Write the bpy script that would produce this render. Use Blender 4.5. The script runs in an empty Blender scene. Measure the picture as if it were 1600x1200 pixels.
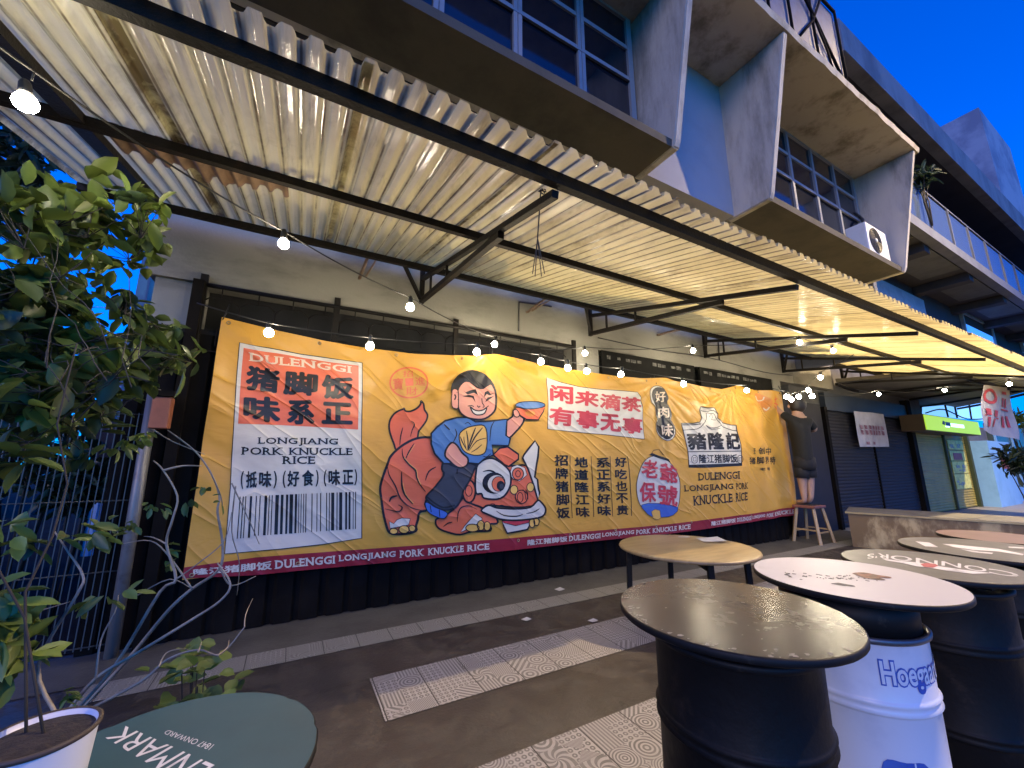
import bpy, bmesh, math, random
from mathutils import Vector, Matrix, noise
from mathutils.geometry import tessellate_polygon
R = math.radians
random.seed(7)
scene = bpy.context.scene
col = scene.collection

# ------------------------------------------------------------ camera, sky, sun, exposure
SC = 0.88                      # the plan below is laid out in units of 0.88 m; everything is brought to metres at the end
F, CX, CY, EYE = 620.0, 800.0, 600.0, 1.45
PITCH = math.atan(122 / F)
YAW = math.atan2(345 * math.cos(PITCH), F)
FW = Vector((math.sin(YAW) * math.cos(PITCH), math.cos(YAW) * math.cos(PITCH), math.sin(PITCH)))
RT = Vector((math.cos(YAW), -math.sin(YAW), 0))
UP = RT.cross(FW)
EYEP = Vector((0, 0, EYE))

cam_d = bpy.data.cameras.new('camera')
cam_d.sensor_width = 36.0
cam_d.lens = 36.0 * F / 1600.0
cam_d.clip_start, cam_d.clip_end = 0.02, 900
cam = bpy.data.objects.new('camera', cam_d)
col.objects.link(cam)
cam.matrix_world = Matrix(((RT.x, UP.x, -FW.x, 0), (RT.y, UP.y, -FW.y, 0), (RT.z, UP.z, -FW.z, EYE * SC), (0, 0, 0, 1)))
scene.camera = cam

world = bpy.data.worlds.new('World')
scene.world = world
world.use_nodes = True
wt = world.node_tree
wt.nodes.clear()
wo = wt.nodes.new('ShaderNodeOutputWorld')
bg = wt.nodes.new('ShaderNodeBackground')
sky = wt.nodes.new('ShaderNodeTexSky')
sky.sky_type = 'NISHITA'
sky.sun_disc = False
sky.sun_elevation = R(10.0)
sky.sun_rotation = R(200)
sky.altitude = 0
sky.air_density, sky.dust_density, sky.ozone_density = 1.0, 0.3, 6.0
tint = wt.nodes.new('ShaderNodeMix')
tint.data_type = 'RGBA'
tint.blend_type = 'MULTIPLY'
tint.inputs['Factor'].default_value = 1.0
tint.inputs[7].default_value = (0.0, 0.63, 1.75, 1)
wt.links.new(sky.outputs[0], tint.inputs[6])
wt.links.new(tint.outputs[2], bg.inputs['Color'])
bg.inputs['Strength'].default_value = 0.15
wt.links.new(bg.outputs[0], wo.inputs['Surface'])

sun_d = bpy.data.lights.new('sun', 'SUN')       # last afterglow, low behind the camera
sun_d.energy = 0.6
sun_d.angle = R(25)
sun_d.color = (1.0, 0.74, 0.54)
sun = bpy.data.objects.new('sun', sun_d)
sun.rotation_euler = (R(68), 0, R(-52))
col.objects.link(sun)

scene.view_settings.view_transform = 'Standard'
scene.view_settings.look = 'None'
scene.view_settings.gamma = 1.0
scene.view_settings.exposure = 0.92
scene.render.engine = 'CYCLES'
scene.cycles.use_denoising = True
scene.cycles.sample_clamp_indirect = 3.0
scene.cycles.max_bounces = 8
scene.cycles.caustics_reflective = False
scene.cycles.caustics_refractive = False

# ------------------------------------------------------------ placing helpers (plan coordinates measured from the photo)
def ray(x, y): return FW + RT * ((x - CX) / F) - UP * ((y - CY) / F)
def atY(x, y, Y): r = ray(x, y); return EYEP + r * (Y / r.y)
def atZ(x, y, Z): r = ray(x, y); return EYEP + r * ((Z - EYE) / r.z)
def atD(x, y, d): return EYEP + ray(x, y) * d

# ------------------------------------------------------------ materials
def nd(nt, t, **kw):
    n = nt.nodes.new(t)
    for k, v in kw.items(): setattr(n, k, v)
    return n
def mth(nt, op, a, b=None, c=None, clamp=False):
    n = nd(nt, 'ShaderNodeMath', operation=op); n.use_clamp = clamp
    for i, v in enumerate((a, b, c)):
        if v is None: continue
        if isinstance(v, (int, float)): n.inputs[i].default_value = v
        else: nt.links.new(v, n.inputs[i])
    return n.outputs[0]
def mixc(nt, f, a, b):
    n = nd(nt, 'ShaderNodeMix', data_type='RGBA')
    for i, v in ((0, f), (6, a), (7, b)):
        if isinstance(v, (int, float)): n.inputs[i].default_value = v
        elif isinstance(v, tuple): n.inputs[i].default_value = v if len(v) == 4 else (*v, 1)
        else: nt.links.new(v, n.inputs[i])
    return n.outputs[2]
def noise_t(nt, vec, scale, detail=4, rough=.6, dist=0):
    n = nd(nt, 'ShaderNodeTexNoise'); n.inputs['Scale'].default_value = scale; n.inputs['Detail'].default_value = detail
    n.inputs['Roughness'].default_value = rough; n.inputs['Distortion'].default_value = dist
    if vec is not None: nt.links.new(vec, n.inputs['Vector'])
    return n.outputs[0]
def ramp(nt, v, a, b):
    n = nd(nt, 'ShaderNodeMapRange'); n.interpolation_type = 'SMOOTHSTEP'
    n.inputs[1].default_value, n.inputs[2].default_value = a, b
    nt.links.new(v, n.inputs[0]); return n.outputs[0]
def vmul(nt, v, s):
    n = nd(nt, 'ShaderNodeVectorMath', operation='MULTIPLY'); nt.links.new(v, n.inputs[0]); n.inputs[1].default_value = s
    return n.outputs[0]
def base_mat(name):
    m = bpy.data.materials.new(name); m.use_nodes = True
    nt = m.node_tree
    return m, nt, nt.nodes['Principled BSDF'], nt.nodes['Material Output']
def setc(nt, sock, v):
    if isinstance(v, tuple): sock.default_value = v if len(v) == 4 else (*v, 1)
    elif isinstance(v, (int, float)): sock.default_value = v
    else: nt.links.new(v, sock)
MC = {}
def mat(name, c, rough=.6, c2=None, ns=3.0, lo=.4, hi=.7, bump=.0, bs=40., metal=0., spec=.5, stretch=(1, 1, 1), rvar=.0):
    """surface with a wear / stain pattern of its own (c2 in patches over c) and a fine relief"""
    if name in MC: return MC[name]
    m, nt, p, o = base_mat(name)
    tc = nd(nt, 'ShaderNodeTexCoord').outputs['Object']
    v = vmul(nt, tc, stretch) if stretch != (1, 1, 1) else tc
    if c2 is None: c2 = tuple(x * .72 for x in c)
    n1 = noise_t(nt, v, ns, 6, .65)
    f = ramp(nt, n1, lo, hi)
    setc(nt, p.inputs['Base Color'], mixc(nt, f, c, c2))
    if rvar: setc(nt, p.inputs['Roughness'], mth(nt, 'ADD', rough, mth(nt, 'MULTIPLY', mth(nt, 'SUBTRACT', noise_t(nt, tc, ns * 3, 5), .5), rvar * 2), clamp=True))
    else: p.inputs['Roughness'].default_value = rough
    p.inputs['Metallic'].default_value = metal
    p.inputs['Specular IOR Level'].default_value = spec
    if bump:
        b = nd(nt, 'ShaderNodeBump'); b.inputs['Strength'].default_value = bump; b.inputs['Distance'].default_value = .01
        nt.links.new(noise_t(nt, tc, bs, 5, .6), b.inputs['Height']); nt.links.new(b.outputs[0], p.inputs['Normal'])
    MC[name] = m
    return m
def emit(name, c, s):
    if name in MC: return MC[name]
    m, nt, p, o = base_mat(name)
    p.inputs['Base Color'].default_value = (*c, 1)
    p.inputs['Emission Color'].default_value = (*c, 1)
    p.inputs['Emission Strength'].default_value = s
    MC[name] = m
    return m

# ------------------------------------------------------------ mesh helpers
class MB:
    def __init__(s): s.v = []; s.f = []; s.m = []; s.sm = []
    def add(s, vs, fs, m=0, smooth=False):
        o = len(s.v); s.v += [tuple(v) for v in vs]
        for f in fs: s.f.append([i + o for i in f]); s.m.append(m); s.sm.append(smooth)
        return s
    def box(s, a, b, m=0, bev=0.0):
        x0, y0, z0 = (min(a[i], b[i]) for i in range(3)); x1, y1, z1 = (max(a[i], b[i]) for i in range(3))
        if bev <= 0:
            vs = [(x, y, z) for x in (x0, x1) for y in (y0, y1) for z in (z0, z1)]
            return s.add(vs, [(0, 1, 3, 2), (4, 6, 7, 5), (0, 4, 5, 1), (2, 3, 7, 6), (0, 2, 6, 4), (1, 5, 7, 3)], m)
        bm = bmesh.new(); bmesh.ops.create_cube(bm, size=1)
        for v in bm.verts: v.co = Vector(((x0 + x1) / 2 + v.co.x * (x1 - x0), (y0 + y1) / 2 + v.co.y * (y1 - y0), (z0 + z1) / 2 + v.co.z * (z1 - z0)))
        bmesh.ops.bevel(bm, geom=bm.edges[:], offset=bev, segments=2, affect='EDGES', profile=.6)
        return s.bm(bm, m)
    def bm(s, bm, m=0, smooth=False, M=None):
        bm.verts.index_update()
        s.add([(M @ v.co if M else v.co) for v in bm.verts], [[v.index for v in f.verts] for f in bm.faces], m, smooth); bm.free(); return s
    def beam(s, a, b, w, h, m=0, up=Vector((0, 0, 1))):
        a, b = Vector(a), Vector(b); d = (b - a).normalized(); sd = d.cross(up)
        if sd.length < 1e-4: sd = d.cross(Vector((0, 1, 0)))
        sd.normalize(); u = sd.cross(d)
        vs = [p + sd * (w / 2 * i) + u * (h / 2 * j) for p in (a, b) for i, j in ((-1, -1), (1, -1), (1, 1), (-1, 1))]
        return s.add(vs, [(0, 3, 2, 1), (4, 5, 6, 7), (0, 1, 5, 4), (1, 2, 6, 5), (2, 3, 7, 6), (3, 0, 4, 7)], m)
    def tube(s, pts, r, n=6, m=0, cap=True):
        pts = [Vector(p) for p in pts]
        rs = r if isinstance(r, (list, tuple)) else [r] * len(pts)
        t0 = (pts[1] - pts[0]).normalized(); nrm = t0.orthogonal().normalized()
        vs = []
        for i, p in enumerate(pts):
            t = (pts[min(i + 1, len(pts) - 1)] - pts[max(i - 1, 0)]).normalized()
            nrm = (nrm - t * nrm.dot(t)).normalized(); bn = t.cross(nrm)
            for k in range(n):
                a = 2 * math.pi * k / n; vs.append(p + (nrm * math.cos(a) + bn * math.sin(a)) * rs[i])
        fs = [(i * n + k, i * n + (k + 1) % n, (i + 1) * n + (k + 1) % n, (i + 1) * n + k) for i in range(len(pts) - 1) for k in range(n)]
        s.add(vs, fs, m, True)
        if cap:
            o = len(s.v) - len(vs)
            s.f += [[o + k for k in range(n)][::-1], [o + (len(pts) - 1) * n + k for k in range(n)]]; s.m += [m, m]; s.sm += [False, False]
        return s
    def lathe(s, prof, c=(0, 0, 0), n=48, m=0, smooth=True, capb=False, capt=False):
        vs = []
        for r, z in prof:
            for k in range(n):
                a = 2 * math.pi * k / n; vs.append((c[0] + r * math.cos(a), c[1] + r * math.sin(a), c[2] + z))
        fs = [(i * n + k, i * n + (k + 1) % n, (i + 1) * n + (k + 1) % n, (i + 1) * n + k) for i in range(len(prof) - 1) for k in range(n)]
        s.add(vs, fs, m, smooth); o = len(s.v) - len(vs)
        if capb: s.f.append([o + k for k in range(n)][::-1]); s.m.append(m); s.sm.append(False)
        if capt: s.f.append([o + (len(prof) - 1) * n + k for k in range(n)]); s.m.append(m); s.sm.append(False)
        return s
    def prism(s, poly, axis, a, b, m=0):
        """poly: 2-D outline; extruded along axis (0: poly is (y,z); 1: (x,z); 2: (x,y)) from a to b"""
        def pt(p, t): return (t, p[0], p[1]) if axis == 0 else (p[0], t, p[1]) if axis == 1 else (p[0], p[1], t)
        n = len(poly); vs = [pt(p, a) for p in poly] + [pt(p, b) for p in poly]
        return s.add(vs, [list(range(n))[::-1], list(range(n, 2 * n))] + [(i, (i + 1) % n, n + (i + 1) % n, n + i) for i in range(n)], m)
    def build(s, name, mats, parent=None, fix=True, origin=None):
        me = bpy.data.meshes.new(name)
        off = Vector((0, 0, 0))
        if parent is not None:
            p = parent
            while p is not None: off += Vector(p.location); p = p.parent
        elif origin is not None: off = Vector(origin)
        me.from_pydata([tuple(Vector(v) - off) for v in s.v], [], s.f)
        if not isinstance(mats, (list, tuple)): mats = [mats]
        for m in mats: me.materials.append(m)
        me.polygons.foreach_set('material_index', s.m); me.polygons.foreach_set('use_smooth', s.sm)
        if fix:
            bm = bmesh.new(); bm.from_mesh(me); bmesh.ops.recalc_face_normals(bm, faces=bm.faces); bm.to_mesh(me); bm.free()
        me.update()
        o = bpy.data.objects.new(name, me); col.objects.link(o)
        if parent is not None: o.parent = parent
        elif origin is not None: o.location = off
        return o

def tag(o, label=None, cat=None, group=None, kind=None):
    if label: o['label'] = label
    if cat: o['category'] = cat
    if group: o['group'] = group
    if kind: o['kind'] = kind
    return o
def thing(name, label, cat, loc=(0, 0, 0), group=None):
    o = bpy.data.objects.new(name, None); o.empty_display_size = .2; o.location = loc; col.objects.link(o)
    return tag(o, label, cat, group)
def copy_tree(o, parent=None):
    c = o.copy(); col.objects.link(c)
    if parent is not None: c.parent = parent
    for ch in list(o.children): copy_tree(ch, c)
    return c
def crom(P, closed=False, k=5):
    """smooth curve through the points"""
    n = len(P); out = []
    rng = range(n if closed else n - 1)
    for i in rng:
        p0, p1, p2, p3 = (P[(i - 1) % n] if closed or i else P[0]), P[i], P[(i + 1) % n], (P[(i + 2) % n] if closed or i + 2 < n else P[-1])
        for j in range(k):
            t = j / k
            out.append(tuple(.5 * (2 * b + (c - a) * t + (2 * a - 5 * b + 4 * c - d) * t * t + (3 * b - a - 3 * c + d) * t ** 3) for a, b, c, d in zip(p0, p1, p2, p3)))
    if not closed: out.append(tuple(P[-1]))
    return out

# ------------------------------------------------------------ lettering
GL = {}
def glyphs(s, bold=.0):
    """text as 2-D triangles, with its bounds"""
    k = (s, bold)
    if k in GL: return GL[k]
    if bold > 0 and any(ord(c) > 0x2e80 for c in s):       # thick brush strokes: the thin glyph struck five times, a little apart
        v, f, _ = glyphs(s, 0); vs, fs, ly = [], [], []
        n = 8 if bold >= .035 else 4
        for i, (dx, dy) in enumerate([(0, 0)] + [(math.cos(.5 + k * 6.2832 / n), math.sin(.5 + k * 6.2832 / n)) for k in range(n)]):
            o = len(vs); vs += [(x + dx * bold * 1.1, y + dy * bold * 1.1) for x, y in v]; fs += [tuple(q + o for q in g) for g in f]; ly += [.07 * i] * len(f)
        GL[k] = (vs, fs, ly); return GL[k]
    c = bpy.data.curves.new('lettering', 'FONT'); c.body = s; c.size = 1; c.resolution_u = 3; c.offset = bold
    o = bpy.data.objects.new('lettering', c); col.objects.link(o)
    dg = bpy.context.evaluated_depsgraph_get()
    me = bpy.data.meshes.new_from_object(o.evaluated_get(dg))
    vs = [(v.co.x, v.co.y) for v in me.vertices]; fs = [tuple(p.vertices) for p in me.polygons]
    bpy.data.objects.remove(o); bpy.data.curves.remove(c); bpy.data.meshes.remove(me)
    GL[k] = (vs, fs, [0.] * len(fs))
    return GL[k]
SERIF = {'D': 'lb lt', 'U': 'lt rt', 'L': 'lb lt Rb', 'E': 'lb lt Rb Rt', 'N': 'lb lt rt', 'G': 'Rt', 'I': 'cb ct', 'J': 'rt', 'A': 'lb rb', 'P': 'lb lt', 'R': 'lb lt rb', 'K': 'lb lt rb rt', 'C': 'Rt', 'O': '', ' ': ''}
def serif(s, bold=.012):
    vs, fs, ly = [], [], []; x = 0.; h = .71
    for ch in s:
        if ch == ' ': x += .26; continue
        v, f, _ = glyphs(ch, bold)
        x0, x1 = min(a for a, b in v), max(a for a, b in v); o = len(vs)
        vs += [(a - x0 + x + .03, b) for a, b in v]; fs += [tuple(i + o for i in q) for q in f]; ly += [0.] * len(f)
        w = x1 - x0; st = .065
        for c in SERIF.get(ch, '').split():
            cx = {'l': st, 'r': w - st, 'c': w / 2}.get(c[0])
            y0, y1 = ((-.03, .045) if c[1] == 'b' else (h - .045, h + .03))
            if c[0] == 'R':
                q = [(w - .06, -.01), (w + .03, -.01), (w + .03, .2), (w - .02, .2)] if c[1] == 'b' else [(w - .06, h + .01), (w + .01, h + .01), (w + .01, h - .2), (w - .04, h - .2)]
            else: q = [(cx - .13, y0), (cx + .13, y0), (cx + .13, y1), (cx - .13, y1)]
            o = len(vs); vs += [(a + x + .03, b) for a, b in q]; fs.append((o, o + 1, o + 2, o + 3)); ly.append(.3)
        x += w + .10
    return vs, fs, ly
def quad_map(vs, q, flush=True):
    """stretch 2-D shapes into a quadrilateral given as top-left, top-right, bottom-right, bottom-left"""
    x0, x1 = min(a for a, b in vs), max(a for a, b in vs); y0, y1 = min(b for a, b in vs), max(b for a, b in vs)
    out = []
    for a, b in vs:
        u = (a - x0) / (x1 - x0); v = (b - y0) / (y1 - y0)
        out.append(tuple((q[0][i] * (1 - u) + q[1][i] * u) * v + (q[3][i] * (1 - u) + q[2][i] * u) * (1 - v) for i in range(2)))
    return out
# ------------------------------------------------------------ ground and paving
def floor_mat():
    m, nt, p, o = base_mat('floor_screed')
    tc = nd(nt, 'ShaderNodeTexCoord').outputs['Object']
    big = ramp(nt, noise_t(nt, tc, .9, 5, .65, .4), .35, .7); mid = ramp(nt, noise_t(nt, tc, 4.5, 7, .72), .42, .66); sp = ramp(nt, noise_t(nt, tc, 70., 3, .6), .58, .74)
    c = mixc(nt, big, (.042, .037, .034), (.023, .0205, .019)); c = mixc(nt, mth(nt, 'MULTIPLY', mid, .55), c, (.058, .050, .043)); c = mixc(nt, mth(nt, 'MULTIPLY', sp, .5), c, (.075, .068, .06))
    vo = nd(nt, 'ShaderNodeTexVoronoi'); vo.feature = 'DISTANCE_TO_EDGE'; vo.inputs['Scale'].default_value = .55; nt.links.new(tc, vo.inputs['Vector'])
    wv = mth(nt, 'ADD', vo.outputs['Distance'], mth(nt, 'MULTIPLY', mth(nt, 'SUBTRACT', noise_t(nt, tc, 6., 5), .5), .09))
    cr = mth(nt, 'LESS_THAN', mth(nt, 'ABSOLUTE', wv), .0035); c = mixc(nt, mth(nt, 'MULTIPLY', cr, .7), c, (.010, .009, .008))
    vd = nd(nt, 'ShaderNodeTexVoronoi'); vd.inputs['Scale'].default_value = 3.2; nt.links.new(tc, vd.inputs['Vector'])
    dr = ramp(nt, mth(nt, 'ADD', vd.outputs['Distance'], mth(nt, 'MULTIPLY', noise_t(nt, tc, 14., 4), .22)), .14, .22)
    c = mixc(nt, mth(nt, 'MULTIPLY', mth(nt, 'SUBTRACT', 1., dr), .6), c, (.014, .012, .011))
    nt.links.new(c, p.inputs['Base Color'])
    nt.links.new(mth(nt, 'ADD', .38, mth(nt, 'MULTIPLY', mid, .3)), p.inputs['Roughness'])
    bp = nd(nt, 'ShaderNodeBump'); bp.inputs['Strength'].default_value = .3; bp.inputs['Distance'].default_value = .008
    nt.links.new(mth(nt, 'ADD', noise_t(nt, tc, 45., 5), mth(nt, 'MULTIPLY', mid, .6)), bp.inputs['Height']); nt.links.new(bp.outputs[0], p.inputs['Normal'])
    return m
M_floor = floor_mat()
mb = MB(); mb.add([(-80, -60, 0), (140, -60, 0), (140, 160, 0), (-80, 160, 0)], [(0, 1, 2, 3)])
tag(mb.build('ground', M_floor), kind='structure')
M_apron = mat('apron_cement', (.075, .072, .066), .7, (.045, .043, .04), 2.2, .35, .7, bump=.4, bs=45)
mb = MB(); mb.add([(-6, 3.93, .004), (10.6, 3.93, .004), (10.6, 4.53, .004), (-6, 4.53, .004)], [(0, 1, 2, 3)])
tag(mb.build('path', M_apron), kind='structure')
M_yard = mat('yard_asphalt', (.022, .022, .023), .95, (.013, .013, .014), 1.5, .4, .7, bump=.5, bs=40, spec=.05)
mb = MB(); mb.add([(-60, 4.6, .006), (-1.15, 4.6, .006), (-1.15, 60, .006), (-60, 60, .006)], [(0, 1, 2, 3)])
tag(mb.build('yard', M_yard), kind='structure')
M_pave = mat('pale_pavement', (.22, .23, .25), .5, (.15, .16, .18), 2., .4, .7)  # made paler: the light lying on this floor is put into its colour
mb = MB(); mb.add([(10.6, 1.2, .006), (60, 1.2, .006), (60, 4.6, .006), (10.6, 4.6, .006)], [(0, 1, 2, 3)])
tag(mb.build('pavement', M_pave), kind='structure')

def tile_mat(name, cell, light, dark, wear):
    m, nt, p, o = base_mat(name)
    tc = nd(nt, 'ShaderNodeTexCoord').outputs['Object']
    sc = vmul(nt, tc, (1 / cell,) * 3)
    fl = nd(nt, 'ShaderNodeVectorMath', operation='FLOOR'); nt.links.new(sc, fl.inputs[0])
    fr = nd(nt, 'ShaderNodeVectorMath', operation='FRACTION'); nt.links.new(sc, fr.inputs[0])
    wn = nd(nt, 'ShaderNodeTexWhiteNoise', noise_dimensions='3D'); nt.links.new(fl.outputs[0], wn.inputs[0])
    wn2 = nd(nt, 'ShaderNodeTexWhiteNoise', noise_dimensions='3D'); nt.links.new(vmul(nt, fl.outputs[0], (1.7, 2.3, 1)), wn2.inputs[0])
    s = nd(nt, 'ShaderNodeSeparateXYZ'); nt.links.new(fr.outputs[0], s.inputs[0])
    u, v = s.outputs[0], s.outputs[1]
    rnd = wn.outputs[0]
    A = lambda a, b: mth(nt, 'ADD', a, b)
    S = lambda a, b: mth(nt, 'SUBTRACT', a, b)
    X = lambda a, b: mth(nt, 'MULTIPLY', a, b)
    sq = lambda f: mth(nt, 'GREATER_THAN', mth(nt, 'SINE', f), 0.)
    cu, cv = S(u, .5), S(v, .5)
    rad = mth(nt, 'SQRT', A(X(cu, cu), X(cv, cv)))
    k2 = A(.6, X(wn2.outputs[0], .9)); kd = A(.5, X(wn2.outputs[0], 1.5))
    jit = X(S(noise_t(nt, tc, 22., 3), .5), .9)
    rings = sq(A(X(rad, X(48., k2)), jit))
    diag = sq(A(X(A(u, v), X(36., kd)), jit)); diag2 = sq(A(X(S(u, v), X(28., kd)), jit))
    fu, fv = mth(nt, 'FRACT', X(u, 4.)), mth(nt, 'FRACT', X(v, 4.))
    du, dv = S(fu, .5), S(fv, .5)
    dr = mth(nt, 'SQRT', A(X(du, du), X(dv, dv)))
    dots = mth(nt, 'GREATER_THAN', mth(nt, 'ABSOLUTE', S(dr, .27)), .12)
    bars = sq(X(u, 44.))
    star = sq(A(X(mth(nt, 'ARCTAN2', cv, cu), 8.), X(rad, 18.)))
    tri = mth(nt, 'GREATER_THAN', mth(nt, 'ABSOLUTE', cu), X(mth(nt, 'ABSOLUTE', cv), 1.))
    def pick(t, a, b):
        k = mth(nt, 'GREATER_THAN', rnd, t); return A(X(a, S(1., k)), X(b, k))
    pat = pick(.18, rings, pick(.36, pick(.28, diag, diag2), pick(.58, dots, pick(.74, bars, pick(.88, star, A(X(tri, dots), X(S(1., tri), diag)))))))
    fine = sq(X(A(u, X(v, .3)), 150.))
    pat = A(X(pat, .72), X(fine, .2))
    w = ramp(nt, noise_t(nt, tc, 7., 8, .75), .32, .68)
    pat = A(X(pat, S(1., X(w, wear))), X(w, wear * .45))
    c = mixc(nt, pat, dark, light)
    # dark joints between the slabs, two cells wide
    ju = mth(nt, 'FRACT', X(mth(nt, 'ADD', nd_x(nt, tc), -.62 + 30 * cell * 2), 1 / (cell * 2)))
    jl = mth(nt, 'LESS_THAN', mth(nt, 'ABSOLUTE', S(ju, .5)), .488)
    c = mixc(nt, jl, (.02, .02, .02), c)
    nt.links.new(c, p.inputs['Base Color']); p.inputs['Roughness'].default_value = .55
    b = nd(nt, 'ShaderNodeBump'); b.inputs['Strength'].default_value = .3; b.inputs['Distance'].default_value = .004
    nt.links.new(pat, b.inputs['Height']); nt.links.new(b.outputs[0], p.inputs['Normal'])
    return m
def nd_x(nt, v):
    s = nd(nt, 'ShaderNodeSeparateXYZ'); nt.links.new(v, s.inputs[0]); return s.outputs[0]
M_tile = tile_mat('patterned_tile', .152, (.36, .35, .355), (.06, .058, .06), .55)
M_tile_worn = tile_mat('worn_tile', .13, (.27, .27, .26), (.10, .098, .092), .75)
def strip(x0, x1, y0, y1, m):
    mb = MB(); mb.add([(x0, y0, .004), (x1, y0, .004), (x1, y1, .004), (x0, y1, .004)], [(0, 1, 2, 3)])
    tag(mb.build('tiled_strip', m), kind='structure')
strip(-1.02, 10.5, 3.665, 3.93, M_tile_worn)
strip(.605, 8.6, 2.61, 3.13, M_tile)
strip(.62, 8.6, 1.55, 2.045, M_tile)

# ------------------------------------------------------------ the shophouse
M_conc = mat('painted_concrete', (.40, .385, .365), .75, (.16, .155, .14), 2.2, .42, .70, bump=.35, bs=18, stretch=(1, 1, .22))
M_beam = mat('old_white_paint', (.25, .242, .215), .7, (.14, .135, .118), 1.8, .46, .74, bump=.3, bs=30, stretch=(.5, 1, 1.3))
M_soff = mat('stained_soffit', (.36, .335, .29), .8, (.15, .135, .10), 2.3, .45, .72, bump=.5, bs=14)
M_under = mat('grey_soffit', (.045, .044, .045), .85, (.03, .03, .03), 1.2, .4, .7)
M_sill = mat('darkened_sill', (.055, .05, .04), .8, (.028, .026, .022), 1.5, .4, .7, bump=.3, bs=20)  # dark of the shaded underside is put into the base colour
M_plast = mat('pale_plaster', (.27, .275, .32), .75, (.22, .225, .265), .9, .4, .8, bump=.1, bs=40)
M_alu = mat('window_aluminium', (.21, .23, .27), .5, (.15, .17, .2), 6., .5, .8, metal=.2)
M_glass = mat('dark_window_glass', (.006, .008, .014), .06, (.008, .011, .02), .6, .3, .7, spec=.6)
M_black = mat('black_sheet', (.0055, .0045, .0038), .8, (.009, .0075, .0065), 3., .4, .7, bump=.3, bs=8, spec=.08)
M_iron = mat('dark_rusty_iron', (.008, .0065, .0055), .6, (.022, .013, .008), 9., .55, .8, bump=.4, bs=60, spec=.2)
M_void = mat('unlit_interior', (.01, .01, .012), .9, (.006, .006, .006))

house = thing('shophouse', 'concrete shophouse with projecting box windows above the corrugated canopy', 'building', (0, 4.5, 0))
Yu, Zs, Zt = 2.9, 4.83, 7.0
XL, XR = -1.3, 9.46
MB().box((XL, 4.5, 3.13), (XR, 4.8, 4.83)).build('beam', M_beam, house)
mb = MB()
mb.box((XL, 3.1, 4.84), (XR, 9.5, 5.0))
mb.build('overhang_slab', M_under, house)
MB().box((3.42, Yu, Zs + .004), (5.13, Yu + .2, Zt)).build('wall', M_plast, house)
mb = MB()
mb.box((XL, Yu + .2, 4.83 + .18), (XL + .2, 9.5, 7.9)); mb.box((XR - .2, Yu + .25, 5.01), (XR, 9.5, 7.9)); mb.box((XL, 9.3, 0), (XR, 9.5, 8.0))
mb.box((XL + .2, 4.8, 4.5), (XR, 4.95, 4.82))
mb.build('wall', M_conc, house)
MB().box((XL, Yu + .02, Zs), (3.31, Yu + .18, Zs + .16)).box((5.24, Yu + .02, Zs), (9.34, Yu + .18, Zs + .16)).build('wall', M_conc, house)
# eaves slab with a broken mortar edge
mb = MB(); n = 90
top = []; random.seed(3)
for i in range(n + 1):
    x = XL - .1 + (XR + .2 - XL) * i / n
    j = .02 * noise.noise(Vector((x * 3, 0, 0))) + .012 * noise.noise(Vector((x * 11, 2, 0)))
    top.append((x, 1.97 + j * .6, 7.0), ); top.append((x, 1.95 + j, 7.09 + j)); top.append((x, 2.0 + j * 2, 7.19 + j * 1.5)); top.append((x, 9.5, 7.2)); top.append((x, 9.5, 7.0))
fs = []
for i in range(n):
    for k in range(5): fs.append((i * 5 + k, (i + 1) * 5 + k, (i + 1) * 5 + (k + 1) % 5, i * 5 + (k + 1) % 5))
fs += [(0, 1, 2, 3, 4), tuple(n * 5 + k for k in range(5))]
mb.add(top, fs); mb.build('roof_eaves', M_soff, house)
for x in (XL + .05, 3.32, 5.13, 9.35):
    mb = MB(); mb.prism([(Yu + .1, Zs - .02), (2.43, Zs - .02), (2.40, Zs + .05), (1.985, Zt - .004), (Yu + .1, Zt - .004)], 0, x, x + .10)
    bm = bmesh.new(); [bm.verts.new(v) for v in mb.v]; bm.verts.ensure_lookup_table(); [bm.faces.new([bm.verts[i] for i in f]) for f in mb.f]
    bmesh.ops.bevel(bm, geom=bm.edges[:], offset=.012, segments=2, affect='EDGES')
    MB().bm(bm).build('fin', M_conc, house)
for x0, x1 in ((XL + .15, 3.32), (5.23, 9.35)):
    MB().prism([(Yu + .1, Zs - .01), (2.45, Zs - .01), (2.44, Zs + .075), (2.56, Zs + .09), (Yu + .1, Zs + .10)], 0, x0, x1).build('window_sill', M_sill, house)
def window(x0, x1, xs, pair):
    w = MB(); zb, z1, z2, zt = Zs + .12, 6.06, 6.53, Zt - .01; y0, y1 = 2.86, 2.91
    for z in (zb, zt): w.box((x0, y0, z - .03), (x1, y1, z + .03))
    for z in (z1, z2): w.box((x0 + .04, y0 + .006, z - .028), (x1 - .04, y1 - .004, z + .028))
    w.box((x0 + .04, y0 - .008, z1 - .045), (x1 - .04, y0 + .005, z1 - .02))
    for x in (x0, x1): w.box((x - .04, y0 - .003, zb), (x + .04, y1 + .003, zt))
    for x in xs: w.box((x - (.05 if pair else .03), y0 - .004, zb), (x - .004, y1 + .004, zt)); w.box((x + .004, y0 - .004, zb), (x + (.05 if pair else .03), y1 + .004, zt))
    f = w.build('window', M_alu, house)
    MB().box((x0, 2.89, zb), (x1, 2.90, zt)).build('pane', M_glass, f)
    return f
window(XL + .2, 3.24, [2.46, 1.63, .8, -.03, -.86 + .02], True)
window(5.32, 9.27, [6.1, 6.88, 7.67, 8.46], False)
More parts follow.
